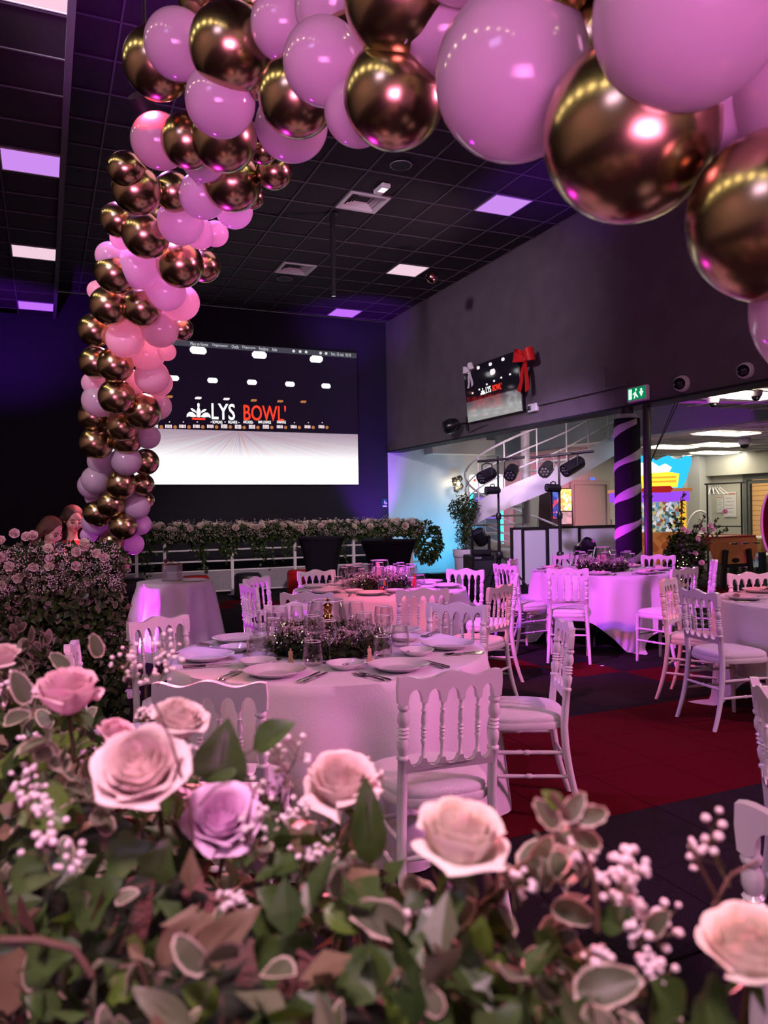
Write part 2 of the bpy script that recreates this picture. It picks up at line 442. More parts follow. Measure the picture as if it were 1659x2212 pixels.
lx = [-.38-.62*k for k in range(0, 3)]; ly = [8.86+.62*k for k in range(-6, 12)]
LL = [(-.07, 6.07), (-.07, 9.17), (-.07, 12.27), (-.07, 15.37)]
ceil_low = ceiling('ceiling_low', -6, .24, -8, WY, ZL, lx, ly, None, M['ceil'], M['tbar'], 5.1, LL)
struct('trim_5', MB().box((.25, 4.05, ZL+.245), (.06, 24.1, .53)), M['tbar'])                # step between the two ceilings
wx = [10+.6*k for k in range(0, 12)]
ceiling('ceiling_lobby', 10.0, RX, 8.0, WY, ZO, wx, [8+.6*k for k in range(0, 14)], None, M['ceil_w'], M['white_metal'], 8.0, (), .2, .02)
ceiling('ceiling_lobby_entry', WX+.32, RX, -8, 8.0, ZO, [WX+.32+.6*k for k in range(0, 9)], [8-.6*k for k in range(8, 0, -1)], None, M['ceil_w'], M['white_metal'], 3.2, (), .2, .02)
struct('trim_6', MB().box((10.0, 12.05, 3.3), (.22, 8.1, 1.1)), M['wall_blue'])              # side of the stairwell
struct('trim_7', MB().box((8.7, 8.06, 3.6), (2.6, .1, 1.3)), M['wall_blue'])
struct('ceiling_stairwell', MB().box((8.75, 12.1, ZH+.1), (2.9, 8.3, .2)), M['wall_white'])
struct('wall_stairwell', MB().box((10.2, 12.0, 4.9), (.2, 8.2, 2.2)), M['wall_white'])

# ceiling lamps
E_pink = emis('pink_white_lamp_diffuser', (1, .62, .78), 1.0)
E_violet = emis('violet_lamp_diffuser', (.56, .16, .95), 1.0)
E_pale = emis('pale_pink_lamp_diffuser', (.90, .62, .74), 1.0)
E_lilac = emis('lilac_lamp_diffuser', (.62, .27, .88), 1.0)
E_warm = emis('warm_white_lamp_diffuser', (1, .82, .52), 32.0)
E_room = emis('white_lamp_diffuser', (1, .90, .66), 12.5)
fr_me = {}
def lamp(x, y, z, sx, sy, em, label, group):
    r = empty('ceiling_light', (x, y, z), 0, label, 'ceiling light', group)
    k = (sx, sy)
    if k not in fr_me:
        g = MB(); t = .014
        for a in (-1, 1):
            g.box((a*(sx/2-t/2), 0, .006), (t, sy, .014)); g.box((0, a*(sy/2-t/2), .006), (sx-2*t, t, .014))
        fr_me[k] = (g.mesh('frame', M['white_metal'], False), MB().box((0, 0, .008), (sx-2*t, sy-2*t, .008)))
    mesh_obj('frame', fr_me[k][0], r)
    fr_me[k][1].build('diffuser', em, r, False)
    return r
g1 = 'square lamps in the high black ceiling'
lamp(*HL[0], ZH, .6, .6, E_lilac, 'square lilac ceiling lamp nearest the white balloons, high black ceiling', g1)
lamp(*HL[1], ZH, .6, .6, E_pale, 'pale pink square ceiling lamp beside the loose balloon', g1)
lamp(*HL[2], ZH, .6, .6, E_violet, 'vivid violet square ceiling lamp above the big screen corner', g1)
g2 = 'square lamps in the lower black ceiling'
for (x, y), e, lb in zip(LL, (E_pink, E_lilac, E_pale, E_violet), (
        'pinkish white square lamp at the top left corner of the picture',
        'lilac square lamp in the left ceiling strip, second from the camera',
        'pale pink square lamp in the left ceiling strip, third from the camera',
        'violet square lamp in the left ceiling strip, farthest from the camera')):
    lamp(x, y, ZL, .6, .56, e, lb, g2)
g3 = 'warm lamps over the hall behind the camera'
OR = ('first', 'second', 'third', 'fourth', 'fifth', 'sixth', 'seventh', 'eighth', 'ninth')
for i in range(9):
    lamp(-2.6, 6.4-1.24*i, ZL, .34, .34, E_warm, f'small warm lamp of the left ceiling row, {OR[i]} from the stage end', g3)
for i in range(5):
    lamp(3.2, 1.2-1.5*i, ZH, .34, .34, E_warm, f'small warm lamp of the right ceiling row, {OR[i]} from the stage end', g3)
g4 = 'lobby ceiling lamps'
for u, v, lb in ((1610, 851, 'bright white lobby lamp just behind the bulkhead by the dome cameras'),
                 (1570, 936, 'white lobby lamp panel, nearest beyond the blue beam'),
                 (1556, 961, 'white lobby lamp panel, second beyond the blue beam'),
                 (1544, 978, 'white lobby lamp panel, farthest beyond the blue beam'),
                 (1450, 966, 'white lobby lamp panel above the claw machine')):
    p = onz(u, v, ZO)
    lamp(p.x, p.y, ZO-.016, 1.2, .6, E_room, lb, g4)
lamp(14.4, 7.0, ZO-.016, 1.2, .6, E_room, 'added lobby lamp panel, unseen beyond the right picture edge, nearer the hall', g4)  # added out of frame to light the football table
lamp(12.6, 3.6, ZO-.016, 1.2, .6, E_room, 'added lobby lamp panel, unseen beyond the right picture edge, nearest the entrance', g4)  # second panel added out of frame for light on the lobby games
lamp(9.0, 12.4, ZH-.02, 1.2, .6, E_room, 'added white lamp panel at the top of the stairwell', g4)  # added to brighten the stairwell and lobby
# air outlets
def outlet(x, y, label):
    r = empty('air_outlet', (x, y, ZH), 0, label, 'air vent', 'square air outlets in the high ceiling')
    g = MB(); t = .05
    for a in (-1, 1):
        g.box((a*(.3-t/2), 0, 0), (t, .6, .02)); g.box((0, a*(.3-t/2), 0), (.6-2*t, t, .02))
    g.build('frame', M['white_pl'], r, False)
    MB().box((0, 0, .09), (.52, .52, .01)).build('back_plate', M['black'], r, False)
    for k in range(5):
        a = .245-.046*k; h = .006+.012*k
        s = MB(); b = a-.03
        for q in range(4):
            R = Matrix.Rotation(q*PI/2, 3, 'Z')
            s.add([R @ Vector(p) for p in ((-a, -a, h), (a, -a, h), (b, -b, h+.03), (-b, -b, h+.03))], [(0, 1, 2, 3)])
            s.add([R @ Vector(p) for p in ((-a, -a, h), (a, -a, h), (a, -a, h-.004), (-a, -a, h-.004))], [(0, 1, 2, 3)])
        s.build('louvre', M['white_pl'], r, False)
outlet(*HV[0], 'white square louvred air outlet beside the hanging black pole')
outlet(*HV[1], 'white square louvred air outlet farther away, near the screen')
for u, v, lb in ((866, 357, 'round dark ceiling speaker grille below the gold balloon'), (615, 602, 'round dark ceiling speaker grille beside the far air outlet')):
    p = onz(u, v, ZH)
    r = empty('ceiling_speaker', (p.x, p.y, ZH-.004), 0, lb, 'speaker', 'round ceiling speakers')
    MB().lathe([(.125, 0), (.12, -.008), (.0001, -.010)], 28, capb=False).build('grille', M['dark_gr'], r)
    MB().lathe([(.125, -.002), (.14, -.006), (.143, .004)], 28, capb=False, capt=False).build('ring', M['grey_pl'], r)
p = onz(825, 403, ZH)
r = empty('emergency_light', (p.x, p.y, ZH), .05, 'small white emergency light box on the black ceiling', 'emergency light')
MB().box((0, 0, -.03), (.13, .28, .06), None, .012).build('housing', M['white_pl'], r)
MB().box((0, -.03, -.062), (.09, .13, .006), None, .002).build('lens', emis('emergency_lens', (1, .8, .85), 1.6), r)
p = onz(718, 462, ZH); q = pix(720, 637, (Vector((p.x, p.y, 0))-Vector((0, 0, 0))).dot(FWD))
r = empty('hanging_pole', (p.x, p.y, ZH), 0, 'slim black telescopic pole hanging from the ceiling', 'pole')
L_ = ZH-q.z
MB().box((0, 0, -L_*.5*.62), (.062, .062, L_*.62)).build('outer_tube', M['black_metal'], r, False)
MB().box((0, 0, -L_*.78), (.05, .05, L_*.40)).build('inner_tube', M['black_metal'], r, False)
MB().lathe([(.03, -L_-.02), (.02, -L_+.01)], 10).build('tip', M['steel'], r)
MB().box((0, 0, -.006), (.16, .16, .012), None, .004).build('mounting_plate', M['black_metal'], r)
# glazed door to the terrace
r = empty('window_1', (RX, (wy0+wy1)/2, 0), 0, kind='structure')
mf = mat('grey_aluminium', (.17, .18, .18), .45, .3, .05, 10)
W_ = wy1-wy0
g = MB()
g.box((.06, W_/2-.06, wz/2), (.16, .12, wz)); g.box((.06, -W_/2+.06, wz/2), (.16, .12, wz)); g.box((.06, 0, wz-.07), (.16, W_-.24, .14)); g.box((.06, 0, .05), (.16, W_-.24, .1))
g.build('window_frame', mf, r, False)
for k in range(2):
    s = MB(); c = (-.5+k)*(W_-.24)/2*1.0; hw = (W_-.24)/4-.002
    s.box((.06, c+hw-.035, wz/2-.01), (.08, .07, wz-.26)); s.box((.06, c-hw+.035, wz/2-.01), (.08, .07, wz-.26))
    s.box((.06, c, wz-.20), (.08, hw*2-.14, .09)); s.box((.06, c, .15), (.08, hw*2-.14, .09))
    fo = s.build('sash', mf, r, False)
    MB().box((.06, c, wz/2-.02), (.012, hw*2-.13, wz-.40)).build('pane', M['pane'], fo, False)
# terrace outside
struct('floor_terrace', MB().box((22, 13, -.06), (10, 16, .1)), mat('pale_paving', (.5, .48, .44), .8, 0, .1, 6))
tw = struct('wall_terrace', MB().box((21.1, 13, 1.8), (.2, 16, 3.6)), mat('cedar_backing', (.30, .13, .04), .7, 0, .1, 6))
pk = MB().box((0, 0, 0), (.03, 15.8, .148), None, .004).mesh('plank', mat('cedar_plank', (.72, .36, .12), .6, 0, .25, 3), False)
for k in range(22): mesh_obj('plank', pk, tw, (20.98, 13, .12+.158*k))
area('terrace_daylight', (18.6, 16.6, 4.8), (20.9, 17.6, 1.2), (1, .97, .9), 420, 2.5, 7)
# ------------------------------------------------------------------ big wall screen
EM_w = emis('screen_white', (1, 1, 1), 1.5); EM_r = emis('screen_red', (1, .045, .02), 1.4)
EM_o = emis('screen_orange', (.85, .30, .10), .6); EM_g = emis('screen_menu_grey', (.10, .095, .13), .6)
EM_p = emis('screen_pale', (1, .80, .85), 1.1); EM_t = emis('screen_menu_text', (.8, .8, .85), .9)
EM_k = emis('screen_dim', (.10, .08, .16), .5)
def screen_mat(name, zh, xv, k, s):
    m = bpy.data.materials.new(name); m.use_nodes = True
    nt = m.node_tree; N = nt.nodes; b = N['Principled BSDF']
    b.inputs['Base Color'].default_value = (.01, .01, .012, 1); b.inputs['Roughness'].default_value = .06 if 'tele' in name else .5; b.inputs['Specular IOR Level'].default_value = .5 if 'tele' in name else .05; b.inputs['IOR'].default_value = 2.4 if 'tele' in name else 1.45
    def mth(op, a, c=None, cl=False):
        n = N.new('ShaderNodeMath'); n.operation = op; n.use_clamp = cl
        for i, q in enumerate((a, c)):
            if q is None: continue
            if isinstance(q, (int, float)): n.inputs[i].default_value = q
            else: nt.links.new(q, n.inputs[i])
        return n.outputs[0]
    tc = N.new('ShaderNodeTexCoord'); sp = N.new('ShaderNodeSeparateXYZ'); nt.links.new(tc.outputs['Object'], sp.inputs[0])
    x, z = sp.outputs[0], sp.outputs[2]
    dep = mth('SUBTRACT', zh, z)
    a = mth('DIVIDE', mth('SUBTRACT', x, xv), mth('ADD', mth('MAXIMUM', dep, 0), .03*k))
    cmb = N.new('ShaderNodeCombineXYZ'); nt.links.new(mth('MULTIPLY', a, 3.1), cmb.inputs[0])
    nz = N.new('ShaderNodeTexNoise'); nz.inputs['Scale'].default_value = 1.3; nz.inputs['Detail'].default_value = 2; nt.links.new(cmb.outputs[0], nz.inputs['Vector'])
    rp = N.new('ShaderNodeValToRGB'); e = rp.color_ramp.elements
    e[0].position = .25; e[0].color = (.12, .28, .85, 1); e[1].position = .8; e[1].color = (.9, .5, .25, 1)
    for p_, c_ in ((.38, (.85, .9, 1, 1)), (.46, (.55, .2, .45, 1)), (.54, (.9, .92, 1, 1)), (.62, (.85, .12, .12, 1)), (.70, (.95, .8, .7, 1))):
        q = e.new(p_); q.color = c_
    nt.links.new(nz.outputs['Fac'], rp.inputs[0])
    dk = N.new('ShaderNodeVectorMath'); dk.operation = 'SCALE'; dk.inputs['Scale'].default_value = .42; nt.links.new(rp.outputs[0], dk.inputs[0])
    fade = mth('DIVIDE', dep, .70*k, True); fade = mth('POWER', fade, 1.6)
    mx = N.new('ShaderNodeMix'); mx.data_type = 'RGBA'; nt.links.new(fade, mx.inputs['Factor']); nt.links.new(dk.outputs[0], mx.inputs['A']); mx.inputs['B'].default_value = (1, 1, 1, 1)
    low = mth('GREATER_THAN', dep, 0)
    m2 = N.new('ShaderNodeMix'); m2.data_type = 'RGBA'; nt.links.new(low, m2.inputs['Factor']); m2.inputs['A'].default_value = (.006, .003, .010, 1); nt.links.new(mx.outputs['Result'], m2.inputs['B'])
    nt.links.new(m2.outputs['Result'], b.inputs['Emission Color']); b.inputs['Emission Strength'].default_value = s
    return m
def fit_text(body, m, parent, x0, x1, z0, z1, y, bold=0, name='lettering'):
    me = text_mesh(body, 1.0, 'LEFT', 0, 0, bold)
    me.materials.clear(); me.materials.append(m)
    xs = [v.co.x for v in me.vertices]; ys = [v.co.y for v in me.vertices]
    ax, bx_, ay, by = min(xs), max(xs), min(ys), max(ys)
    for v in me.vertices:
        px_ = x0+(v.co.x-ax)/(bx_-ax)*(x1-x0); pz = z0+(v.co.y-ay)/(by-ay)*(z1-z0)
        v.co = (px_, y, pz)
    me.update()
    return mesh_obj(name, me, parent)
def flat(poly, y, m, parent, name):     # thin lit plate on a display
    mb = MB(); mb.prism(poly, y, y+.004)
    return mb.build(name, m, parent, False)
def rrect(cx, cz, w_, h_, sk=0.0):
    b = min(w_, h_)*.3
    P_ = [(-w_/2+b, -h_/2), (w_/2-b, -h_/2), (w_/2, -h_/2+b), (w_/2, h_/2-b), (w_/2-b, h_/2), (-w_/2+b, h_/2), (-w_/2, h_/2-b), (-w_/2, -h_/2+b)]
    return [(cx+x+sk*z, cz+z) for x, z in P_]
def logo_polys(cx, z0, w_, h_):
    out = []
    pin = [(-.11, .05), (.11, .05), (.17, .30), (.15, .50), (.06, .68), (.08, .80), (.10, .90), (.05, .99), (-.05, .99), (-.10, .90), (-.08, .80), (-.06, .68), (-.15, .50), (-.17, .30)]
    out.append(pin)
    for s in (-1, 1):
        p1 = [(.16, .08), (.45, .05), (.80, .10), (.98, .02), (.95, .22), (.75, .38), (.48, .36), (.28, .22)]
        p2 = [(.20, .32), (.34, .40), (.50, .44), (.66, .60), (.52, .62), (.36, .56), (.24, .46)]
        for p_ in (p1, p2): out.append([(s*x, z) for x, z in (p_ if s > 0 else p_[::-1])])
    return [[(cx+x*w_/2, z0+z*h_) for x, z in p_] for p_ in out]
SX0, SX1, SZ0, SZ1 = 1.24, 6.49, 2.08, 5.03
SCX, SCZ = (SX0+SX1)/2, (SZ0+SZ1)/2
SY = WY-.06
scr = empty('wall_screen', (SCX, SY, SCZ), 0, 'large lit wall screen showing bowling lanes above the flower railing', 'screen')
MB().box((0, .03, 0), (SX1-SX0+.04, .06, SZ1-SZ0+.04)).build('casing', M['black'], scr, False)
hz = onY(515, 931, SY).z-SCZ; xv = onY(515, 931, SY).x-SCX
scd = MB().box((0, -.003, 0), (SX1-SX0, .006, SZ1-SZ0)).build('display', screen_mat('bowling_picture', hz, xv, 1.0, 1.35), scr, False)
def sl(u, v): p_ = onY(u, v, SY); return p_.x-SCX, p_.z-SCZ
YF = -.012
flat([(-2.625, 1.36), (2.625, 1.36), (2.625, 1.475), (-2.625, 1.475)], YF+.004, EM_g, scd, 'menu_bar')
zt = 1.39
for body, u0, u1 in (('Mise en forme', 411, 449), ('Organisation', 458, 491), ('Outils', 500, 515), ('Diaporama', 523, 551), ('Fenêtre', 559, 579), ('Aide', 587, 598), ('Ven. 15 mai  18:10', 714, 757)):
    x0, _ = sl(u0, 745); x1, _ = sl(u1, 745)
    fit_text(body, EM_t, scd, x0, x1, zt-.005, zt+.065, YF-.002)
for u in (634, 648, 661, 692, 704):
    x, _ = sl(u, 755); flat(rrect(x, zt+.03, .06, .06), YF, EM_t, scd, 'menu_icon')
for u, v, w_ in ((428, 757, 34), (560, 767, 32), (683, 776, 30)):
    x, z = sl(u, v); flat(rrect(x, z, w_*.0099, .15, .2 if u > 600 else -.1 if u < 500 else 0), YF, EM_w, scd, 'pictured_lamp')
for u, v in ((375, 817), (459, 822), (544, 826), (626, 830), (704, 834)):
    x, z = sl(u, v); flat(rrect(x, z, .21, .105), YF, EM_w, scd, 'pictured_lamp')
for u, v, m_ in ((366, 857, EM_o), (428, 860, EM_p), (489, 862, EM_p), (548, 865, EM_o), (605, 867, EM_o), (655, 868, EM_o)):
    x, z = sl(u, v); flat(rrect(x, z, .13, .05, .5), YF, m_, scd, 'pictured_lamp')
def logo(parent, f, y, x0, z0, w_, h_):
    for p_ in logo_polys(x0, z0, w_, h_): flat(p_, y, EM_w, parent, 'logo_petal')
    flat([(x0-w_*.27, z0-.12*h_), (x0+w_*.27, z0-.12*h_), (x0+w_*.27, z0-.0*h_), (x0-w_*.27, z0-.0*h_)], y, EM_r, parent, 'logo_bar')
x0, z0 = sl(429, 903); logo(scd, 1, YF, x0, z0, .50, .31)
xa, za = sl(457, 906); xb, zb = sl(507, 873)
fit_text('LYS', EM_w, scd, xa, xb, za, zb, YF-.002, .012)
xa, za = sl(526, 908); xb, zb = sl(617, 877)
fit_text("BOWL'", EM_r, scd, xa, xb, za, zb, YF-.002, .012)
for body, u0, u1 in (('BOWLING', 459, 480), ('BILLARDS', 493, 512), ('ARCADES', 525, 545), ('BAR LOUNGE', 558, 585), ('KARAOKE', 598, 617)):
    xa, z_ = sl(u0, 911); xb, _ = sl(u1, 911)
    fit_text(body, EM_w, scd, xa, xb, z_-.035, z_+.025, YF-.002, .01)
for i, u in enumerate(range(322, 692, 30)):
    x, z = sl(u+12, 922-(1 if u < 500 else 0)); s_ = .8 if abs(u-515) > 60 else 1
    for k in range(-2, 3): flat(rrect(x+k*.028, z, .018, .085*s_), YF, EM_p, scd, 'pictured_pin')
    flat(rrect(x+.13, z-.01, .07, .07), YF, EM_o, scd, 'pictured_ball')
    flat(rrect(x+.02, z+.09, .025, .02), YF, EM_p, scd, 'lane_number')
# ------------------------------------------------------------------ television on the bulkhead
tv = empty('television', (WX-.13, 11.40, 3.55), 0, 'flat television tilted down on the dark right wall', 'television')
tv.rotation_euler = (math.radians(5.0), 0, -PI/2)
TW, TH = 1.74, .965
MB().box((0, .022, 0), (TW+.03, .044, TH+.03), None, .006).build('casing', M['black'], tv)
tvd = MB().box((0, -.002, 0), (TW, .006, TH)).build('display', screen_mat('television_picture', -.12, 0, .33, .30), tv, False)
YT = -.009
for x, z, w_ in ((-.72, .42, .09), (-.35, .43, .09), (.05, .42, .09), (.45, .43, .09), (-.62, .02, .05), (-.38, .05, .05), (-.12, .10, .05), (.12, .12, .05), (.35, .14, .05), (.62, .15, .05), (.1, .28, .16)):
    flat(rrect(x, z, w_, w_*.6), YT, EM_p, tvd, 'pictured_lamp')
for p_ in logo_polys(-.27, -.06, .16, .12): flat(p_, YT, EM_w, tvd, 'logo_petal')
fit_text('LYS', EM_w, tvd, -.16, 0.0, -.05, .06, YT-.001, .01); fit_text("BOWL'", EM_r, tvd, .06, .34, -.05, .06, YT-.001, .01)
g = MB(); g.box((0, .10, 0), (.5, .10, .4)); g.build('wall_bracket', M['black_metal'], tv, False)

def ribbon_loop(mb, c, ax, up, L, wd, th=.006, fl=1.0):   # a ribbon loop that leaves c along ax and comes back
    n = 12; ax = Vector(ax).normalized(); up = Vector(up).normalized(); sd = ax.cross(up)
    for sgn in (1, -1):
        rows = []
        for i in range(n+1):
            t = i/n; a = t*PI
            px_ = c + ax*(L*math.sin(a/2+0)*1.0) + sd*(sgn*fl*.30*L*math.sin(a))
            hw = wd*(.28+.72*math.sin(a/2))
            rows.append((px_-up*hw, px_+up*hw))
        vv = [p for r_ in rows for p in r_]; ff = [(2*i, 2*i+2, 2*i+3, 2*i+1) for i in range(n)]
        o = len(mb.v); mb.add(vv, ff)
        mb.add([p+sd*th*sgn for p in vv], [f[::-1] for f in ff])
def ribbon_tail(mb, pts, wv, th=.005):
    vv = []; n = len(pts)
    for p_, w_ in zip(pts, wv): vv += [Vector(p_)-Vector(w_), Vector(p_)+Vector(w_)]
    ff = [(2*i, 2*i+2, 2*i+3, 2*i+1) for i in range(n-1)]
    mb.add(vv, ff); mb.add([p+Vector((0, th, 0)) for p in vv], [f[::-1] for f in ff])
def bow(name, loc, mm, s, label, tilt=0.0):
    r = empty(name, loc, 0, label, 'bow'); r.rotation_euler = (0, tilt, -PI/2)
    for sgn in (-1, 1):
        b = MB(); ribbon_loop(b, Vector((0, 0, 0)), (sgn, -.25, .35), (-.35*sgn, -.1, 1), .24*s, .11*s)
        b.build('loop', mm, r)
        b = MB(); ribbon_tail(b, [(0, 0, 0), (sgn*.05*s, -.03*s, -.16*s), (sgn*.08*s, -.01*s, -.34*s), (sgn*.12*s, -.03*s, -.50*s)],
                              [(.02*s, 0, 0), (.045*s, 0, .01*s), (.05*s, 0, .01*s), (.055*s, 0, .02*s*sgn)])
        b.build('tail', mm, r)
    MB().ball((0, -.02*s, 0), .05*s, 12, 8, (1, .8, 1.1)).build('knot', mm, r)
p = onX(1128, 775, WX-.30)
bow('red_bow', (WX-.215, p.y+.03, p.z), mat('red_ribbon', (.62, .012, .012), .45, 0, .08, 10), 1.0, 'large red ribbon bow on the right corner of the television', .1)
p = onX(1008, 800, WX-.26)
bow('white_bow', (WX-.20, p.y, p.z), mat('white_ribbon', (.78, .72, .74), .5, 0, .08, 10), .62, 'small white ribbon bow on the left corner of the television', -.15)
# wall speaker
p = onX(972, 920, WX-.32)
r = empty('wall_speaker', (WX-.30, p.y, p.z), 0, 'black egg-shaped loudspeaker bracketed to the wall below the television', 'speaker')
Rm = basis((-.75, .55, -.30))
prof = [(.0001, -.17), (.07, -.16), (.115, -.11), (.135, -.03), (.135, .05), (.12, .11), (.09, .15), (.0001, .165)]
MB().lathe(prof, 24, Rm).build('cabinet', mat('black_gloss_plastic', (.012, .012, .014), .25, 0, .1, 10), r)
MB().lathe([(.12, .112), (.115, .128), (.06, .150), (.0001, .155)], 20, Rm @ Matrix.Scale(1.03, 3), (0, 0, 0), False).build('grille', M['dark_gr'], r)
b = MB(); b.tube([(.08, -.06, 0), (.20, -.12, .04), (.30, -.12, .04)], .018, 8); b.box((.285, -.12, .04), (.03, .07, .26)); b.build('bracket', M['black_metal'], r)
b = MB(); b.tube([(.29, -.12, -.08), (.28, -.2, -.14), (.285, -.4, -.10), (.29, -.8, -.06)], .006, 6); b.build('cable', M['black'], r)
# socket, trunking
pa = onX(1165, 883, WX); pb = onX(1358, 834, WX)
p = onX(1155, 881, WX)
r = empty('wall_socket', (WX-.03, p.y, p.z), 0, 'white twin wall socket box beside the television', 'socket')
MB().box((0, 0, 0), (.06, .24, .13), None, .01).build('box', M['white_pl'], r); MB().box((-.035, .05, 0), (.03, .07, .07), None, .008).build('plug', M['black'], r)
b = MB(); b.tube([(-.045, .06, 0), (-.06, .12, -.06), (0, .20, -.02), (.02, .3, .12)], .006, 6); b.build('cable', M['black'], r)
r = empty('cable_trunking', (WX-.022, (pa.y+pb.y)/2, pb.z+.03), 0, 'thin dark cable trunking running along the wall to the exit sign', 'trunking')
MB().box((0, 0, 0), (.03, abs(pa.y-pb.y), .05), None, .004).build('channel', M['wall_dark'], r)
p = onX(1309, 828, WX)
MB().box((0, p.y-(pa.y+pb.y)/2, .17), (.03, .035, .30), None, .004).build('branch', M['wall_dark'], r)
# exit sign
p = onX(1379, 851, WX-.05)
r = empty('exit_sign', (WX-.05, p.y, p.z), 0, 'small green emergency exit sign with running figure and down arrow', 'sign')
r.rotation_euler = (0, 0, -PI/2)
MB().box((0, 0, 0), (.36, .07, .20), None, .012).build('housing', M['white_pl'], r)
gp = MB().box((0, -.036, .005), (.32, .008, .155)).build('green_panel', emis('exit_green', (.0, .26, .10), .9), r, False)
ew = emis('exit_white', (.75, 1, .85), 1.0)
flat([(.06, .02), (.10, -.05), (.14, .02), (.115, .02), (.115, .06), (.085, .06), (.085, .02)], -.046, ew, gp, 'down_arrow')
flat([(-.135, -.065), (-.075, -.065), (-.075, .07), (-.135, .07)], -.046, ew, gp, 'door_symbol')
flat([(-.04, -.06), (-.02, -.06), (-.005, -.02), (.03, -.055), (.045, -.045), (.01, .0), (.0, .035), (-.05, .01), (-.06, -.01), (-.03, .0), (-.03, -.02)], -.046, ew, gp, 'running_figure')
flat(rrect(.005, .055, .03, .03), -.046, ew, gp, 'running_head')
# dome cameras
def dome(loc, axis, s, label):
    r = empty('dome_camera', loc, 0, label, 'camera', 'white security cameras'); Rm = basis(axis)
    MB().lathe([(.075*s, 0), (.078*s, .02*s), (.07*s, .06*s), (.062*s, .075*s)], 20, Rm).build('base', M['white_pl'], r)
    MB().lathe([(.056*s, .07*s), (.052*s, .095*s), (.035*s, .12*s), (.0001, .13*s)], 18, Rm, capb=False).build('dome', mat('dark_dome', (.01, .01, .012), .06, 0, 0, 5), r)
    Rl = basis(Vector(axis)+Vector((-.2, -.5, -.3)))
    MB().lathe([(.02*s, .07*s), (.02*s, .125*s)], 12, Rl).build('lens', M['black'], r)
p = onX(1476, 829, WX); dome((WX, p.y, p.z), (-1, -.35, -.1), 1.35, 'white dome camera on the bulkhead, nearer the exit sign')
p = onX(1613, 801, WX); dome((WX, p.y, p.z), (-1, -.35, -.1), 1.25, 'white dome camera on the bulkhead, farther right')
for u, v, lb in ((1540, 858, 'white dome camera under the lobby ceiling, left of the bright lamp'), (1633, 843, 'white dome camera under the lobby ceiling, in front of the bright lamp'), (1608, 948, 'white dome camera farther back on the lobby ceiling')):
    p = onz(u, v, ZO); dome((p.x, p.y, ZO), (0, 0, -1), 1.0 if v < 900 else 1.6, lb)
# accessibility sign at the corner
p = onY(846, 1086, WY)
r = empty('accessibility_sign', (WX-.10, WY-.008, p.z), 0, 'small blue wheelchair sign at the corner of the white wall', 'sign')
MB().box((0, 0, 0), (.13, .012, .20)).build('plate', emis('sign_blue', (.03, .09, .42), .55), r, False)
ws = mat('sign_white', (.85, .85, .9), .5, 0, 0)
b = MB(); b.tube([(.02+.03*math.cos(a), -.008, .0+.03*math.sin(a)) for a in [PI*.6+i*.35 for i in range(13)]], .006, 5); b.build('wheel_symbol', ws, r)
flat([(-.005, .0), (.03, .0), (.04, -.03), (.05, -.03), (.035, .015), (.008, .015), (.005, .06), (-.005, .06)], -.012, ws, r, 'figure_symbol')
flat([(-.05, -.09), (.05, -.09), (.05, -.065), (-.05, -.065)], -.012, ws, r, 'text_line')
# loose balloon under the ceiling is added with the arch
# ------------------------------------------------------------------ flowers and leaves
M['leaf'] = foliage_mat('dark_green_leaf', (.010, .028, .006), (.055, .105, .022), .38)
M['leaf_lt'] = foliage_mat('bright_green_leaf', (.04, .09, .010), (.10, .17, .02), .4)
M['leaf_grey'] = foliage_mat('grey_green_leaf', (.06, .075, .035), (.15, .155, .09), .5)
M['leaf_brown'] = foliage_mat('bronze_leaf', (.10, .065, .035), (.20, .14, .08), .45)
M['leaf_rim'] = foliage_mat('cream_leaf_edge', (.34, .27, .20), (.52, .43, .34), .5)
M['stem'] = foliage_mat('stem', (.06, .055, .02), (.14, .11, .04), .5, 0)
M['twig'] = foliage_mat('brown_twig', (.05, .025, .015), (.10, .05, .03), .6, 0)
M['gyp'] = foliage_mat('white_blossom', (.74, .60, .62), (.92, .80, .80), .6, .25)
M['petal'] = foliage_mat('cream_rose_petal', (.88, .66, .62), (.94, .78, .74), .5, .35)
M['petal_c'] = foliage_mat('cream_white_rose_petal', (.90, .78, .64), (.95, .87, .76), .5, .35)
M['petal_p'] = foliage_mat('pink_rose_petal', (.88, .54, .60), (.93, .66, .70), .5, .35)
M['petal_m'] = foliage_mat('magenta_lit_petal', (.84, .50, .76), (.90, .64, .84), .5, .35)  # magenta light on the bloom is put into the petal colour
M['core'] = mat('dark_moss', (.012, .018, .008), .9, 0, .3, 20, .5, 60)
def frame(d, n):
    x = Vector(d).normalized(); n = Vector(n)
    z = (n-x*n.dot(x)); z = z.normalized() if z.length > 1e-5 else x.orthogonal().normalized()
    return Matrix((x, z.cross(x), z)).transposed()
def rnd3(): 
    while True:
        v = Vector((random.uniform(-1, 1), random.uniform(-1, 1), random.uniform(-1, 1)))
        if .05 < v.length < 1: return v.normalized()
def leaf4(mb, p, d, n, s, wd=.3):       # light leaf, five triangles, folded along its rib
    R = frame(d, n)
    vv = [(0, 0, 0), (.42, wd, .08), (1, 0, -.06), (.42, -wd, .08), (.45, 0, 0)]
    mb.add([Vector(p)+R @ (Vector(q)*s) for q in vv], [(0, 4, 1), (1, 4, 2), (0, 3, 4), (3, 2, 4)])
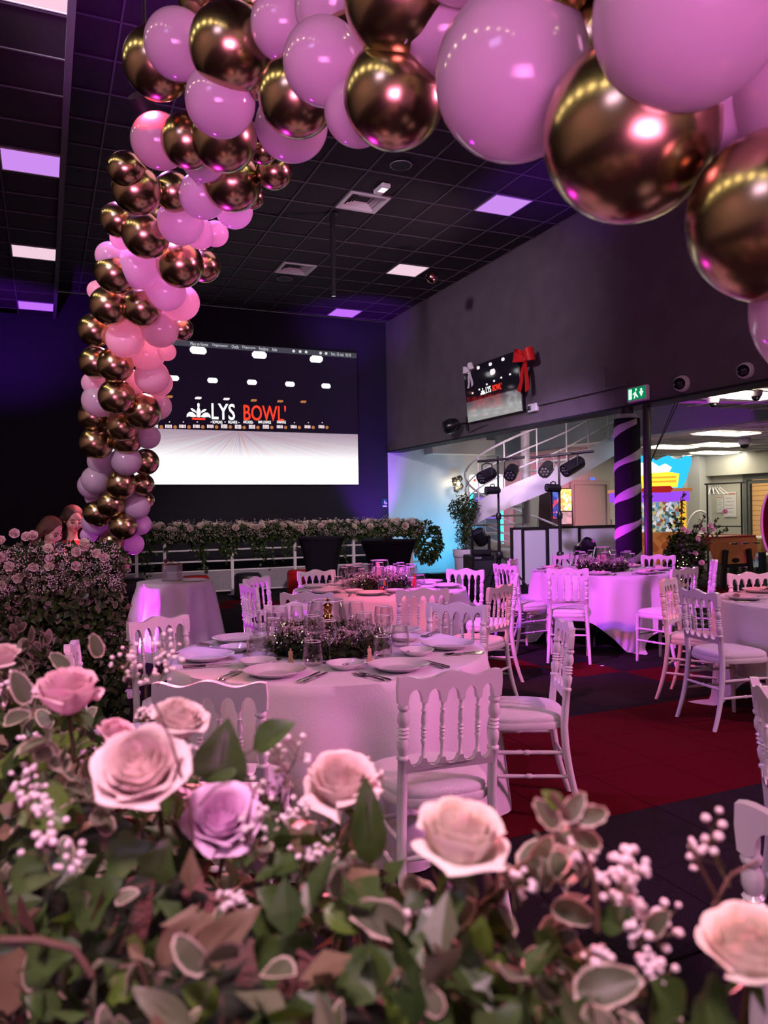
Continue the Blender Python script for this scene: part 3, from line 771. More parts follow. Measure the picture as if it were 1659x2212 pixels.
def leaf_var(mb, p, d, n, s, wd=.32):   # leaf with a pale edge: green middle (slot 0) and cream rim (slot 1)
    R = frame(d, n); out = []; inn = []
    for i in range(10):
        a = 2*PI*i/10; x = .5-.5*math.cos(a); y = wd*math.sin(a)*(1.15-.3*x); j = random.uniform(-.02, .02)
        z = .12*abs(y)/wd - .1*x*x+j
        out.append(Vector((x, y, z))); inn.append(Vector((.5+(x-.5)*.88, y*.80, z*.82)))
    vv = [Vector(p)+R @ (q*s) for q in out+inn]
    k = mb.k
    mb.k = 0; mb.add(vv[10:], [tuple(range(10))])
    mb.k = 1; mb.add(vv, [(i, (i+1) % 10, 10+(i+1) % 10, 10+i) for i in range(10)])
    mb.k = k
def big_leaf(kind, nx=8, ny=4):         # a single large leaf along +x, one unit long
    mb = MB()
    def wdt(t):
        if kind == 'oval': return .33*math.sin(PI*min(1, t**.8))**.8
        if kind == 'long': return .20*math.sin(PI*t**.75)**.8
        if kind == 'heart': return .45*(math.sin(PI*t**.55)**.9)
        t2 = t*1.0                       # ivy: five points
        base = .42*math.sin(PI*t2**.55)**.7
        return base*(1+.22*math.cos(t2*PI*4.2))
    def fn(u, v):
        x = u; s = v*2-1; w_ = max(wdt(min(.999, max(.001, u))), .002)
        y = s*w_
        z = .10*abs(s)*w_/.3 - .16*u*u + .02*math.sin(9*u+3*s)
        return Vector((x, y, z))
    mb.grid(fn, nx, ny)
    mb.tube([(-.22, 0, .03), (-.1, 0, .0), (0, 0, 0), (.45, 0, -.012), (.95, 0, -.145)], [.014, .014, .012, .008, .003], 5)
    return mb
LEAF = {}
for k, m_ in (('oval', 'leaf'), ('long', 'leaf'), ('heart', 'leaf'), ('ivy', 'leaf')):
    LEAF[k] = big_leaf(k).mesh('leaf', M['leaf'], True, 60)
    for sfx, mm in (('_lt', 'leaf_lt'), ('_grey', 'leaf_grey'), ('_br', 'leaf_brown')):
        q = LEAF[k].copy(); q.materials.clear(); q.materials.append(M[mm]); LEAF[k+sfx] = q
vm = MB()
def _vfn(scale, slot):
    pass
def big_var():
    mb = MB(); n = 22; out = []; inn = []
    for i in range(n):
        a = 2*PI*i/n; x = .5-.5*math.cos(a); y = .29*math.sin(a)*(1.15-.3*x)
        wv = .07*math.sin(i*2.3)
        out.append(Vector((x+wv*.4, y*(1+wv), .16*abs(y)/.34-.16*x*x+.035*math.sin(i*1.9))))
        inn.append(Vector((.5+(x-.5)*.90, y*.82, .13*abs(y)/.34-.16*x*x)))
    mid = [Vector((.12+.76*i/5, 0, -.16*(.12+.76*i/5)**2-.01)) for i in range(6)]
    mb.k = 1; mb.add(out+inn, [(i, (i+1) % n, n+(i+1) % n, n+i) for i in range(n)])
    mb.k = 0; c = Vector((.5, 0, -.05))
    mb.add(inn+[c], [(i, (i+1) % n, n) for i in range(n)])
    mb.tube([(-.2, 0, .02), (0, 0, 0), (.5, 0, -.05)], [.014, .012, .006], 5)
    return mb
LEAF['var'] = big_var().mesh('leaf', [M['leaf_grey'], M['leaf_rim']], True, 70)
def put_leaf(kind, p, d, n, s, parent):
    R = frame(d, n).to_4x4()
    o = mesh_obj('leaf', LEAF[kind], parent)
    o.matrix_local = Matrix.Translation(Vector(p)) @ R @ Matrix.Scale(s, 4)
    return o
def octa(mb, p, r, mid=False):
    p = Vector(p)
    if not mid:
        vv = [p+Vector(q)*r for q in ((1, 0, 0), (-1, 0, 0), (0, 1, 0), (0, -1, 0), (0, 0, 1), (0, 0, -1))]
        mb.add(vv, [(0, 2, 4), (2, 1, 4), (1, 3, 4), (3, 0, 4), (2, 0, 5), (1, 2, 5), (3, 1, 5), (0, 3, 5)])
    else:
        mb.ball(p, r, 7, 4, (1, 1, .9))
def gyp_sprig(mb, base, d, L, nb, rb, near=False, stems=True):
    # branching stem (slot 1) carrying small white blossoms (slot 0)
    d = Vector(d).normalized(); base = Vector(base)
    top = base+d*L*.6
    if stems: mb.k = 1; mb.tube([base, base+d*L*.3+rnd3()*L*.03, top], [rb*.22, rb*.18, rb*.15], 4 if near else 3, False)
    for i in range(nb):
        q = base+d*L*random.uniform(.25, .6)
        e = q+(d*random.uniform(.3, 1)+rnd3()*.75).normalized()*L*random.uniform(.25, .5)
        if stems: mb.k = 1; mb.tube([q, (q+e)/2+rnd3()*L*.02, e], rb*.12, 3, False)
        mb.k = 0; octa(mb, e, rb*random.uniform(.65, 1.15), near)
        if near and random.random() < .35: octa(mb, e+rnd3()*rb*.9, rb*.6, True)
RINGS = [(.14, 1.00, 3, .55, .02), (.25, 1.00, 3, .62, .03), (.37, .98, 4, .62, .04), (.49, .95, 4, .66, .06), (.61, .90, 5, .62, .09), (.73, .84, 5, .62, .14), (.82, .76, 5, .62, .22)]
def petal_fn(Rr, H, a0, wid, fl, r, droop=0.0, seed=0.0):
    def fn(u, v):
        s = u*2-1; t = v
        an = a0+s*wid*(.55+.45*math.sin(PI*min(1, t*.5+.25)))
        rr = Rr*(.30+.70*math.sin(min(1, t*1.15)*PI/2)**.8)
        curl = max(0, t-.72)/.28
        rr += fl*curl*curl*(1+.25*math.cos(3*s+seed))
        z = H*t*(1-.10*s*s*t) - fl*.42*curl*curl - droop*t*t
        rr += .03*math.sin(4*s+seed)*t
        return Vector((rr*math.cos(an), rr*math.sin(an), z*1.38))*r
    return fn
def rose_low(r, rings=(0, 2, 4, 6), nu=3, nv=3):
    mb = MB()
    for ri in rings:
        Rr, H, n, wd, fl = RINGS[ri]
        for k in range(n):
            a0 = 2*PI*k/n+ri*.7
            mb.grid(petal_fn(Rr, H, a0, 2*PI/n*wd, fl, r, 0, ri+k), nu, nv)
    mb.ball((0, 0, r*.25), r*.5, 8, 5, (1, 1, .6))
    return mb
ROSE = {}
for nm, mm in (('c', 'petal_c'), ('n', 'petal'), ('p', 'petal_p')):
    ROSE[nm] = rose_low(1.0).mesh('rose', M[mm], True, 70)
def put_rose(kind, p, axis, r, parent):
    o = mesh_obj('rose', ROSE[kind], parent)
    o.matrix_local = Matrix.Translation(Vector(p)) @ basis(axis).to_4x4() @ Matrix.Rotation(random.uniform(0, 6), 4, 'Z') @ Matrix.Scale(r, 4)
    return o
def rose_full(p, axis, r, mk, parent, spin=0.0, openn=1.0, label=None):
    # a rose whose outer petals are pieces of their own around a rolled heart; sepals and stem below
    mb = MB()
    for ri in (0, 1, 2):
        Rr, H, n, wd, fl = RINGS[ri]
        for k in range(n): mb.grid(petal_fn(Rr, H, 2*PI*k/n+ri*.9, 2*PI/n*wd, fl, r, 0, ri+k), 6, 6)
    mb.lathe([(r*.02, 0), (r*.3, r*.1), (r*.34, r*.5), (r*.1, r*.7)], 12, capt=True)
    h = mb.build('rose', M[mk], parent, True, 80)
    h.matrix_local = Matrix.Translation(Vector(p)) @ basis(axis).to_4x4() @ Matrix.Rotation(spin, 4, 'Z')
    if label: h['label'] = label
    for ri in (3, 4, 5, 6):
        Rr, H, n, wd, fl = RINGS[ri]
        for k in range(n):
            q = MB(); rr = r
            dr = 0 if ri < 6 else random.choice((0, 0, .12, .3))
            q.grid(petal_fn(Rr, H, 2*PI*k/n+ri*.8, 2*PI/n*wd, fl*openn, r, dr*openn, ri*2+k), 7, 6)
            q.build('petal', M[mk], h, True, 80)
    s = MB()
    for k in range(5):
        a = 2*PI*k/5; d = Vector((math.cos(a), math.sin(a), -.35)); leaf4(s, (0, 0, 0), d, (0, 0, 1), r*.85, .16)
    s.lathe([(r*.07, -r*.2), (r*.16, -r*.06), (r*.12, r*.06)], 8)
    s.build('sepals', M['leaf_lt'], h)
    q = MB(); q.tube([(0, 0, -r*.1), (r*.1, 0, -r*1.2), (r*.05, r*.1, -r*2.4)], [r*.07]*3, 6); q.build('stem', M['stem'], h)
    return h
# ------------------------------------------------------------------ chairs
def interp(tab, z):
    for (a, ra), (b, rb) in zip(tab, tab[1:]):
        if z <= b: return ra+(rb-ra)*(z-a)/(b-a)
    return tab[-1][1]
POST = [(0, .0135), (.1, .0155), (.3, .018), (.44, .0185), (.55, .0175), (.556, .022), (.566, .022), (.572, .015), (.60, .0205), (.625, .0215), (.642, .014), (.65, .021), (.658, .0145), (.666, .021),
        (.674, .0145), (.682, .021), (.690, .0145), (.71, .0215), (.735, .0205), (.755, .0135), (.764, .0205), (.774, .0205), (.781, .015), (.80, .017), (.872, .0165)]
SPIN0 = [(.535, .010), (.548, .0105), (.553, .007), (.60, .0062), (.625, .0115), (.632, .0065), (.645, .0105), (.652, .007), (.660, .0115), (.668, .007), (.677, .0115), (.686, .0068), (.705, .0108), (.735, .0095), (.752, .006), (.758, .0105), (.766, .0062), (.81, .0095)]
SPIN = [(.600+(z-.535)*(.212/.275), q) for z, q in SPIN0]
POST = [(z if z < .5 else (.60+(z-.55)*(.272/.322)), q) for z, q in POST]
def backy(z):                              # rake of the back
    return -.200-.040*max(0, z-.45)/.42 - (.085*((.45-z)/.45)**2 if z < .45 else 0)
def bend(x): return .020*(x/.19)**2
def chair_proto():
    r = empty('chair', (0, 0, 0))
    for s in (-1, 1):
        zs = sorted(set([a for a, _ in POST]+[.05, .15, .2, .25, .35, .40, .48, .54]))
        pts = [(s*(.170+.022*max(0, (.45-z)/.45)), backy(z)+.020, z) for z in zs]
        MB().tube(pts, [interp(POST, z) for z in zs], 10).build('back_leg', M['chair'], r, True, 60)
    xs = [-.168, -.101, -.034, .034, .101, .168]
    poly = []
    nb = 10
    bot = []
    for i in range(5):
        a, b = xs[i]+.008, xs[i+1]-.008
        for k in range(nb+1):
            t = k/nb; bot.append((a+(b-a)*t, .800+.048*math.sqrt(max(0, 1-(2*t-1)**2))))
    top = []
    for k in range(25):
        x = .192-.384*k/24
        z = .893+.011*math.cos(2*PI*x/.19)-.012*(abs(x)/.19)**6
        top.append((x, z))
    poly = [(-.192, .80), (-.176, .792)]+bot+[(.176, .792), (.192, .80), (.195, .85)]+top+[(-.195, .85)]
    def plate(poly, zc, th, name):
        mb = MB(); mb.prism(poly, -th/2, th/2)
        mb.v = [(x, y+backy(z)+bend(x), z) for x, y, z in mb.v]
        return mb.build(name, M['chair'], r, True, 30)
    plate(poly, .85, .026, 'crest_rail')
    lb = [(-.165, .558), (.165, .558), (.165, .606)]
    xs2 = [-.160, -.101, -.034, .034, .101, .160]
    tp = []
    for i in range(5, 0, -1):
        a, b = xs2[i]-.008, xs2[i-1]+.008
        for k in range(nb+1):
            t = k/nb; tp.append((a+(b-a)*t, .608-.026*math.sqrt(max(0, 1-(2*t-1)**2))))
    plate(lb+tp+[(-.165, .606)], .58, .024, 'lower_rail')
    for x in xs[1:-1]:
        zs = [a for a, _ in SPIN]
        MB().tube([(x, backy(z)+bend(x), z) for z in zs], [q for _, q in SPIN], 8).build('spindle', M['chair'], r, True, 60)
    FL_ = [(0, .013), (.05, .014), (.28, .0175), (.30, .0215), (.312, .0215), (.318, .016), (.335, .021), (.345, .0165), (.36, .021), (.37, .0165), (.385, .022), (.41, .021), (.445, .02)]
    for s in (-1, 1):
        MB().tube([(s*(.168+.008*(.44-z)), .172+.03*(.44-z), z) for z, _ in FL_], [q for _, q in FL_], 10).build('front_leg', M['chair'], r, True, 60)
    n = 32
    def outl(k, g=1.0):
        a = 2*PI*k/n; c, s_ = math.cos(a), math.sin(a)
        x = math.copysign(abs(c)**.62, c)*.205*g; y = math.copysign(abs(s_)**.62, s_)*.205*g
        return x*(1+.09*y/.2), y
    mb = MB()
    lv = [(1.0, .425), (1.015, .432), (1.015, .450), (1.0, .457), (.7, .457)]
    vv = []; 
    for g, z in lv: vv += [(*outl(k, g), z) for k in range(n)]
    ff = [tuple(range(n))[::-1]]
    for i in range(len(lv)-1): ff += [(i*n+k, i*n+(k+1) % n, (i+1)*n+(k+1) % n, (i+1)*n+k) for k in range(n)]
    mb.add(vv, ff); mb.build('seat_frame', M['chair'], r, True, 35)
    mb = MB(); lv = [(.97, .456), (.99, .466), (.975, .482), (.90, .492), (.70, .500), (.4, .504), (.05, .505)]
    vv = []
    for g, z in lv: vv += [(*outl(k, g), z) for k in range(n)]
    ff = []
    for i in range(len(lv)-1): ff += [(i*n+k, i*n+(k+1) % n, (i+1)*n+(k+1) % n, (i+1)*n+k) for k in range(n)]
    ff.append(tuple((len(lv)-1)*n+k for k in range(n)))
    mb.add(vv, ff); mb.build('cushion', M['cushion'], r, True, 60)
    def stretcher(a, b):
        a, b = Vector(a), Vector(b); T = [0, .08, .25, .42, .46, .47, .5, .53, .54, .58, .75, .92, 1]
        Rr = [.008, .009, .0105, .0095, .0085, .012, .013, .012, .0085, .0095, .0105, .009, .008]
        MB().tube([a+(b-a)*t for t in T], Rr, 8).build('stretcher', M['chair'], r, True, 60)
    for s in (-1, 1):
        stretcher((s*.178, .180, .205), (s*.181, backy(.205)+.02, .205)); stretcher((s*.176, .177, .315), (s*.177, backy(.315)+.02, .315))
    stretcher((-.172, .178, .26), (.172, .178, .26)); stretcher((-.178, backy(.26)+.02, .26), (.178, backy(.26)+.02, .26))
    return r
CHAIR = chair_proto()
first = [True]
def chair(xc, d, fx, fd, label, group):
    p = wc(xc, d); rz = wang(fx, fd)-PI/2
    if first[0]:
        first[0] = False; o = CHAIR; o.location = p; o.rotation_euler = (0, 0, rz); tag(o, label, 'chair', group)
    else:
        o = dup(CHAIR, p, (0, 0, rz), label, group)
    return o
def chair_back(xc, d, fx, fd, label, group):         # placed by the middle of its back
    l = math.hypot(fx, fd); fx /= l; fd /= l
    return chair(xc+.235*fx, d+.235*fd, fx, fd, label, group)
c1 = 'white chairs around the nearest table'; c2 = 'white chairs around the middle table'; c3 = 'white chairs around the far right table'; c4 = 'white chairs at the right edge'
chair_back(.225, 2.64, -.31, .95, 'white spindle-back chair seen from behind, front right of the nearest table', c1)
chair_back(-.59, 2.54, .06, 1, 'white spindle-back chair seen from behind, half hidden by the foreground roses', c1)
chair_back(-1.243, 4.175, .79, -.61, 'white spindle-back chair in front of the cake table cloth', c1)
chair(.655, 3.77, -1, .05, 'white chair in profile standing on the red carpet, right of nearest table', c1)
chair_back(.43, 4.60, -.45, -.89, 'white chair behind the nearest table, back right, facing the camera', c1)
chair_back(-.56, 4.74, .30, -.95, 'white chair behind the nearest table, left of the glass vase', c1)
chair_back(-1.36, 3.30, .93, .30, 'white chair end peeping above the cream-edged leaves at left', c1)
chair_back(.86, 5.66, -.80, .57, 'white chair turned aside between nearest table and profile chair', c2)
chair(.90, 6.68, -1, .1, 'pink-lit white chair in profile right of the middle table', c2)
chair_back(.27, 5.50, -.15, .98, 'white chair with its back to camera, front right of middle table', c2)
chair_back(-.553, 5.36, .20, .96, 'white chair with its back to camera, front left of middle table', c2)
chair_back(-1.08, 6.0, .87, .48, 'white chair seen edge-on left of the middle table, nearer one', c2)
chair_back(-1.14, 6.75, .87, -.40, 'white chair seen edge-on left of the middle table, farther one', c2)
chair_back(-.67, 7.45, .42, -.90, 'white chair before the red stool, back left of middle table', c2)
chair_back(.06, 7.85, .0, -1, 'pink-lit chair behind the vase of the middle table', c2)
chair_back(.77, 7.30, -.50, -.87, 'pink-lit chair before the plant pot, back right of middle table', c2)
chair_back(1.715, 7.22, .25, .97, 'pink-lit chair with its back to camera before the violet tablecloth', c3)
chair_back(1.22, 7.85, .86, .48, 'pink-lit chair left of the far right table, nearer one', c3)
chair_back(1.42, 8.62, .90, -.38, 'pale chair left of the far right table, by the light stand', c3)
chair_back(2.23, 9.38, .15, -.98, 'chair behind the far right table below the moving head lamp', c3)
chair_back(3.22, 9.05, -.40, -.92, 'chair behind the far right table in front of the rose bush', c3)
chair_back(2.75, 7.02, -.55, .83, 'chair front right of the far right table, its seat lit violet', c3)
chair_back(3.42, 7.95, -.95, .28, 'chair seen edge-on beside the leg of the football table', c3)
chair_back(2.18, 5.96, .80, -.60, 'white chair left of the right edge table, partly behind another', c4)
chair(2.31, 5.2, .96, .26, 'white chair on the red carpet front left of the right edge table', c4)
chair_back(3.03, 6.40, .08, -1, 'white chair behind the right edge table facing the camera', c4)
chair_back(1.15, 2.33, .97, -.20, 'pink-lit chair cut by the right picture edge, upper one', c4)
chair_back(.795, 1.32, .66, .75, 'white chair post cut by the right picture edge beside the flowers', c4)

# ------------------------------------------------------------------ tables and cloths
def cloth(name, c, R, zt, hem, amp, nf, label, ph=0.0, nth=144, flare=.10, lumps=()):
    mb = MB(); rows = []
    prof = [(0, 0)]+[(R*k/4, 0) for k in range(1, 4)]+[(R-.015, 0)]
    nt = 16
    for i in range(len(prof)+nt+1):
        row = []
        for k in range(nth):
            a = 2*PI*k/nth
            if i < len(prof):
                r_, z_ = prof[i][0], zt+.001*math.sin(5*a)*(prof[i][0]/R)
                if i == 0: r_ = .001
            else:
                t = (i-len(prof))/nt; Lh = hem(a)
                L = Lh*t; drop = min(L, zt-.006); ex = max(0, L-(zt-.006))
                f = min(1, L/.14)
                fold = (math.sin(nf*a+ph)+.55*math.sin((2*nf-3)*a+1.7+ph*2)+.35*math.sin((nf+5)*a+2.2*t+.8))*amp*f*(.5+.5*t)
                r_ = R+.008+flare*(L/zt)*.6+fold*.75+ex*.75
                z_ = zt-.012*min(1, L/.03)-max(0, drop-.012) if L > .0 else zt-.004
                z_ = max(.006+.012*ex*(1+math.sin(nf*2*a)), z_)
            row.append(Vector((r_*math.cos(a), r_*math.sin(a), z_)))
        rows.append(row)
    vv = [p for row in rows for p in row]
    ff = [(i*nth+k, i*nth+(k+1) % nth, (i+1)*nth+(k+1) % nth, (i+1)*nth+k) for i in range(len(rows)-1) for k in range(nth)]
    mb.add(vv, ff)
    o = mb.build(name, M['cloth'], None, True, 80, loc=(c.x, c.y, 0))
    tag(o, label, 'tablecloth')
    return o
cam_rot = math.atan2(RGT0.y, RGT0.x)       # angles below are given relative to the view's right-hand direction
def square_hem(S, ang, R):
    def h(a):
        b = a-ang; m_ = max(abs(math.cos(b)), abs(math.sin(b)))
        return S/m_-R
    return h
ZT = .76
cloth('tablecloth', T1, .775, ZT, lambda a: .745, .055, 8, 'long white cloth on the nearest round table', .4, flare=.07)
cloth('tablecloth', T2, .775, ZT, lambda a: .745, .045, 9, 'long white cloth on the middle round table', 1.2, flare=.08)
cloth('tablecloth', T3, .775, ZT, square_hem(1.23, cam_rot-PI/2+PI/4+.12, .775), .075, 9, 'white cloth with corners trailing on the floor, lit violet, far right table', .9, flare=.08)
cloth('tablecloth', T4, .775, ZT, square_hem(1.23, cam_rot+PI+PI/4-.1, .775), .042, 9, 'white cloth with trailing corner on the right edge table', 2.0, flare=.07)
cloth('tablecloth', TG, .37, ZT+.01, lambda a: .755, .045, 8, 'white cloth on the small round cake table by the balloons', .3, 112, .24)
t = empty('round_table', (T3.x, T3.y, 0), .3, 'round folding table under the violet-lit cloth, far right', 'table')
MB().lathe([(.74, .725), (.75, .73), (.75, .748), (.74, .752)], 40).build('tabletop', M['wood'], t)
for a in range(4):
    MB().tube([(.45*math.cos(a*PI/2+.4), .45*math.sin(a*PI/2+.4), .73), (.55*math.cos(a*PI/2+.4), .55*math.sin(a*PI/2+.4), 0)], .016, 8).build('leg', M['black_metal'], t)

# ------------------------------------------------------------------ tableware
def plate_mesh(R, mm):
    p_ = [(.0001, .004), (R*.55, .004), (R*.62, .006), (R*.70, .014), (R*.97, .026), (R, .028), (R*.995, .025), (R*.72, .008), (R*.60, .0), (.0001, .0)]
    return MB().lathe(p_, 40, capb=False, capt=False).mesh('plate', M[mm], True, 50)
PL_BIG = plate_mesh(.135, 'china'); PL_SM = plate_mesh(.085, 'china')
def gl(prof, rimr, rimz, nm, n=20):
    mb = MB(); mb.lathe(prof, n, capb=True, capt=False)
    mb.k = 1; mb.tube([(rimr*math.cos(2*PI*k/n), rimr*math.sin(2*PI*k/n), rimz) for k in range(n)], .0019, 5, closed=True)
    return mb.mesh(nm, [M['glass'], M['rim']], True, 60)
G_WINE = gl([(.034, 0), (.033, .002), (.010, .006), (.004, .014), (.0035, .075), (.006, .085), (.022, .098), (.034, .125), (.036, .150), (.033, .180), (.030, .195)], .030, .195, 'wine_glass')
G_WATER = gl([(.038, 0), (.037, .002), (.011, .006), (.0045, .014), (.004, .080), (.008, .090), (.028, .106), (.041, .135), (.043, .160), (.040, .190), (.037, .212)], .037, .212, 'water_glass')
G_TUMB = gl([(.030, 0), (.040, .004), (.046, .03), (.047, .05), (.043, .08), (.037, .108)], .037, .108, 'tumbler')
def fork_mesh():
    mb = MB()
    mb.add([(-.011, 0, .004), (.011, 0, .004), (.009, -.03, .002), (.004, -.05, .003), (-.004, -.05, .003), (-.009, -.03, .002)], [(0, 5, 4, 3, 2, 1)])
    mb.tube([(0, -.045, .004), (0, -.09, .006), (0, -.14, .004), (0, -.155, .003)], [.003, .0032, .005, .003], 6)
    for k in range(4):
        x = -.0095+.0063*k
        mb.tube([(x, 0, .004), (x, .025, .002), (x, .045, .006)], [.0022, .002, .001], 5)
    return mb.mesh('fork', M['steel'], True, 50)
def knife_mesh():
    mb = MB(); mb.tube([(0, -.11, .005), (0, -.06, .005), (0, -.01, .005)], [.006, .0055, .004], 8)
    mb.prism([(-.008, .0), (.006, .0), (.008, .05), (.006, .10), (-.004, .115), (-.008, .08)], 0, .002, Matrix(((1, 0, 0), (0, 0, 1), (0, 1, 0))), (0, -.01, .004))
    return mb.mesh('knife', M['steel'], True, 40)
def spoon_mesh():
    mb = MB(); mb.tube([(0, -.10, .004), (0, -.05, .006), (0, 0, .005)], [.005, .0032, .003], 6)
    mb.ball((0, .03, .006), .02, 12, 6, (.75, 1.35, .3)); return mb.mesh('spoon', M['steel'], True, 60)
FORK, KNIFE, SPOON = fork_mesh(), knife_mesh(), spoon_mesh()
def king_card():
    mb = MB()
    poly = [(-.018, 0), (.050, 0), (.050, .012), (.018, .012), (.012, .020), (.008, .045), (.012, .050), (.009, .056), (.011, .064), (.003, .068), (.003, .078), (-.003, .078), (-.003, .068), (-.011, .064), (-.009, .056), (-.012, .050), (-.008, .045), (-.012, .020), (-.018, .012)]
    mb.prism(poly, -.002, .002)
    return mb.mesh('place_marker', M['wood'], False)
KING = king_card()
M['napkin'] = mat('pale_pink_napkin', (.80, .56, .54), .8, 0, .06, 20, .3, 100)
def napkin_mesh():
    mb = MB()
    for s in (-1, 1):
        mb.grid(lambda u, v, s=s: Vector((s*(.01+.075*u), (v-.5)*(.03+.10*u), .012+.030*math.sin(PI*u)*(1-.6*abs(v-.5)))), 6, 6)
        mb.grid(lambda u, v, s=s: Vector((s*(.01+.075*u), (v-.5)*(.03+.10*u), .006+.004*u)), 6, 2)
    mb.ball((0, 0, .022), .018, 10, 6, (1, 1.1, .8))
    return mb.mesh('napkin', M['napkin'], True, 60)
NAP = napkin_mesh()
def put(name, me, loc, rz, label, cat, group):
    o = mesh_obj(name, me, None, loc, (0, 0, rz)); return tag(o, label, cat, group)
def setting(T, ang, tname, seat, lod, rp=.60):
    # ang: direction of the sitter seen from the table centre, in view axes
    a = ang; ox, od = math.cos(a), math.sin(a)
    fwd = (-ox, -od); rgt = (fwd[1], -fwd[0])
    txc, td = T
    def P_(r_, f_, z=ZT+.0015):
        return wc(txc+ox*rp+rgt[0]*r_+fwd[0]*f_, td+od*rp+rgt[1]*r_+fwd[1]*f_, z)
    rz = wang(*fwd)-PI/2
    g = lambda s_: s_+' on '+tname
    put('dinner_plate', PL_BIG, P_(0, 0), 0, f'large white dinner plate on {tname}, {seat}', 'plate', g('dinner plates'))
    if lod < 2:
        put('side_plate', PL_SM, P_(-.17, .17), 0, f'small white side plate on {tname}, {seat}', 'plate', g('side plates'))
        put('tumbler', G_TUMB, P_(.075, .235), 0, f'clear stemless tumbler on {tname}, {seat}', 'glass', g('tumblers'))
    put('wine_glass', G_WINE, P_(.13, .30), 0, f'slim stemmed wine glass on {tname}, {seat}', 'glass', g('wine glasses'))
    put('water_glass', G_WATER, P_(.035, .325), 0, f'larger stemmed water glass on {tname}, {seat}', 'glass', g('water glasses'))
    put('fork', FORK, P_(-.175, -.01), rz+.10, f'outer steel fork on {tname}, {seat}', 'fork', g('forks'))
    if lod < 1:
        put('fork', FORK, P_(-.205, .0), rz+.12, f'far outer steel fork on {tname}, {seat}', 'fork', g('forks'))
        put('knife', KNIFE, P_(.195, -.01), rz-.10, f'outer steel knife on {tname}, {seat}', 'knife', g('knives'))
        put('place_marker', KING, P_(-.02, .20), rz, f'small wooden chess king place marker on {tname}, {seat}', 'place marker', g('place markers'))
    put('knife', KNIFE, P_(.165, -.01), rz-.06, f'inner steel knife on {tname}, {seat}', 'knife', g('knives'))
    if lod == 0: put('spoon', SPOON, P_(-.10, .205), rz+1.3, f'steel spoon on {tname}, {seat}', 'spoon', g('spoons'))
    if lod == 2: put('napkin', NAP, P_(0, 0, ZT+.008), rz, f'folded pale pink napkin on {tname}, {seat}', 'napkin', g('napkins'))
D2R = PI/180
for an, seat in ((-161, 'left front place'), (-108, 'front left place'), (-55, 'front right place'), (2, 'right place'), (54, 'back right place'), (101, 'back left place'), (149, 'left back place')):
    setting((-.29, 3.85), an*D2R, 'the nearest table', seat, 0)
for i, seat in enumerate(('front place', 'front right place', 'right place', 'back right place', 'back place', 'back left place', 'left place', 'front left place')):
    setting((-.05, 7.0), (-97+45*i)*D2R, 'the middle table', seat, 1)
for i, seat in enumerate(('front left place', 'front right place', 'right place', 'back right place', 'back place', 'back left place', 'left place')):
    setting((2.43, 8.57), (-110+51*i)*D2R, 'the far right table', seat, 2)
for an, seat in ((172, 'left place'), (115, 'back left place'), (-130, 'front left place')):
    setting((3.25, 5.6), an*D2R, 'the right edge table', seat, 2)
# ------------------------------------------------------------------ centrepieces
M['fairy'] = emis('fairy_light_warm', (1, .80, .42), 9.0); M['fairy_v'] = emis('fairy_light_violet', (.4, .1, 1), 6.0)
def centrepiece(T, R, label, n=520, rr=.035):
    r = empty('floral_centrepiece', (T.x, T.y, ZT+.001), 0, label, 'flower arrangement', 'flower rings on the tables')
    mb = MB(); mb.lathe([(R*.5, 0), (R*.85, 0), (R*.92, .03), (R*.8, .075), (R*.55, .085), (R*.45, .04)], 28, capb=False, capt=False)
    mb.build('moss_ring', M['core'], r)
    lv = MB(); gv = MB(); fl = MB()
    for i in range(n):
        a = random.uniform(0, 2*PI); b = random.uniform(-.2, 1.35); q = R*.70
        nrm = Vector((math.cos(a)*math.cos(b), math.sin(a)*math.cos(b), math.sin(b)))
        p_ = Vector((q*math.cos(a), q*math.sin(a), .035))+nrm*R*.22
        p_.z = max(.008, p_.z*.95)
        d = (nrm+rnd3()*.8); d.z = max(d.z, -.2)
        lv.k = 0 if (b < .4 or random.random() < .2) else 1
        leaf4(lv, p_, d, nrm+rnd3()*.5, random.uniform(.035, .06), .33)
    for i in range(120):
        a = random.uniform(0, 2*PI); b = random.uniform(.4, 1.4); q = R*.68
        nrm = Vector((math.cos(a)*math.cos(b), math.sin(a)*math.cos(b), math.sin(b)))
        gyp_sprig(gv, Vector((q*math.cos(a), q*math.sin(a), .06)), nrm+rnd3()*.3, random.uniform(.07, .12), 10, .0058)
    for i in range(34):
        a = random.uniform(0, 2*PI); b = random.uniform(0, 1.4)
        nrm = Vector((math.cos(a)*math.cos(b), math.sin(a)*math.cos(b), math.sin(b)))
        fl.k = 1 if i % 4 == 0 else 0
        octa(fl, Vector((R*.7*math.cos(a), R*.7*math.sin(a), .05))+nrm*(R*.26+.012), .0028)
    lv.build('leaves', [M['leaf'], M['leaf_grey']], r, False)['kind'] = 'stuff'
    gv.build('gypsophila', [M['gyp'], M['stem']], r, False)['kind'] = 'stuff'
    fl.build('fairy_lights', [M['fairy'], M['fairy_v']], r, False)['kind'] = 'stuff'
    for k in range(7):
        a = k*2*PI/7+.5+random.uniform(-.2, .2)
        put_rose('p' if k % 3 == 0 else 'n', (R*.66*math.cos(a), R*.66*math.sin(a), .075), (math.cos(a)*.5, math.sin(a)*.5, 1), rr, r)
    return r
centrepiece(T1, .285, 'low flower ring with fairy lights around the vase on the nearest table')
centrepiece(T2, .27, 'low flower ring with fairy lights on the middle table', 340)
centrepiece(T3, .27, 'low pink flower ring on the far right table', 340)
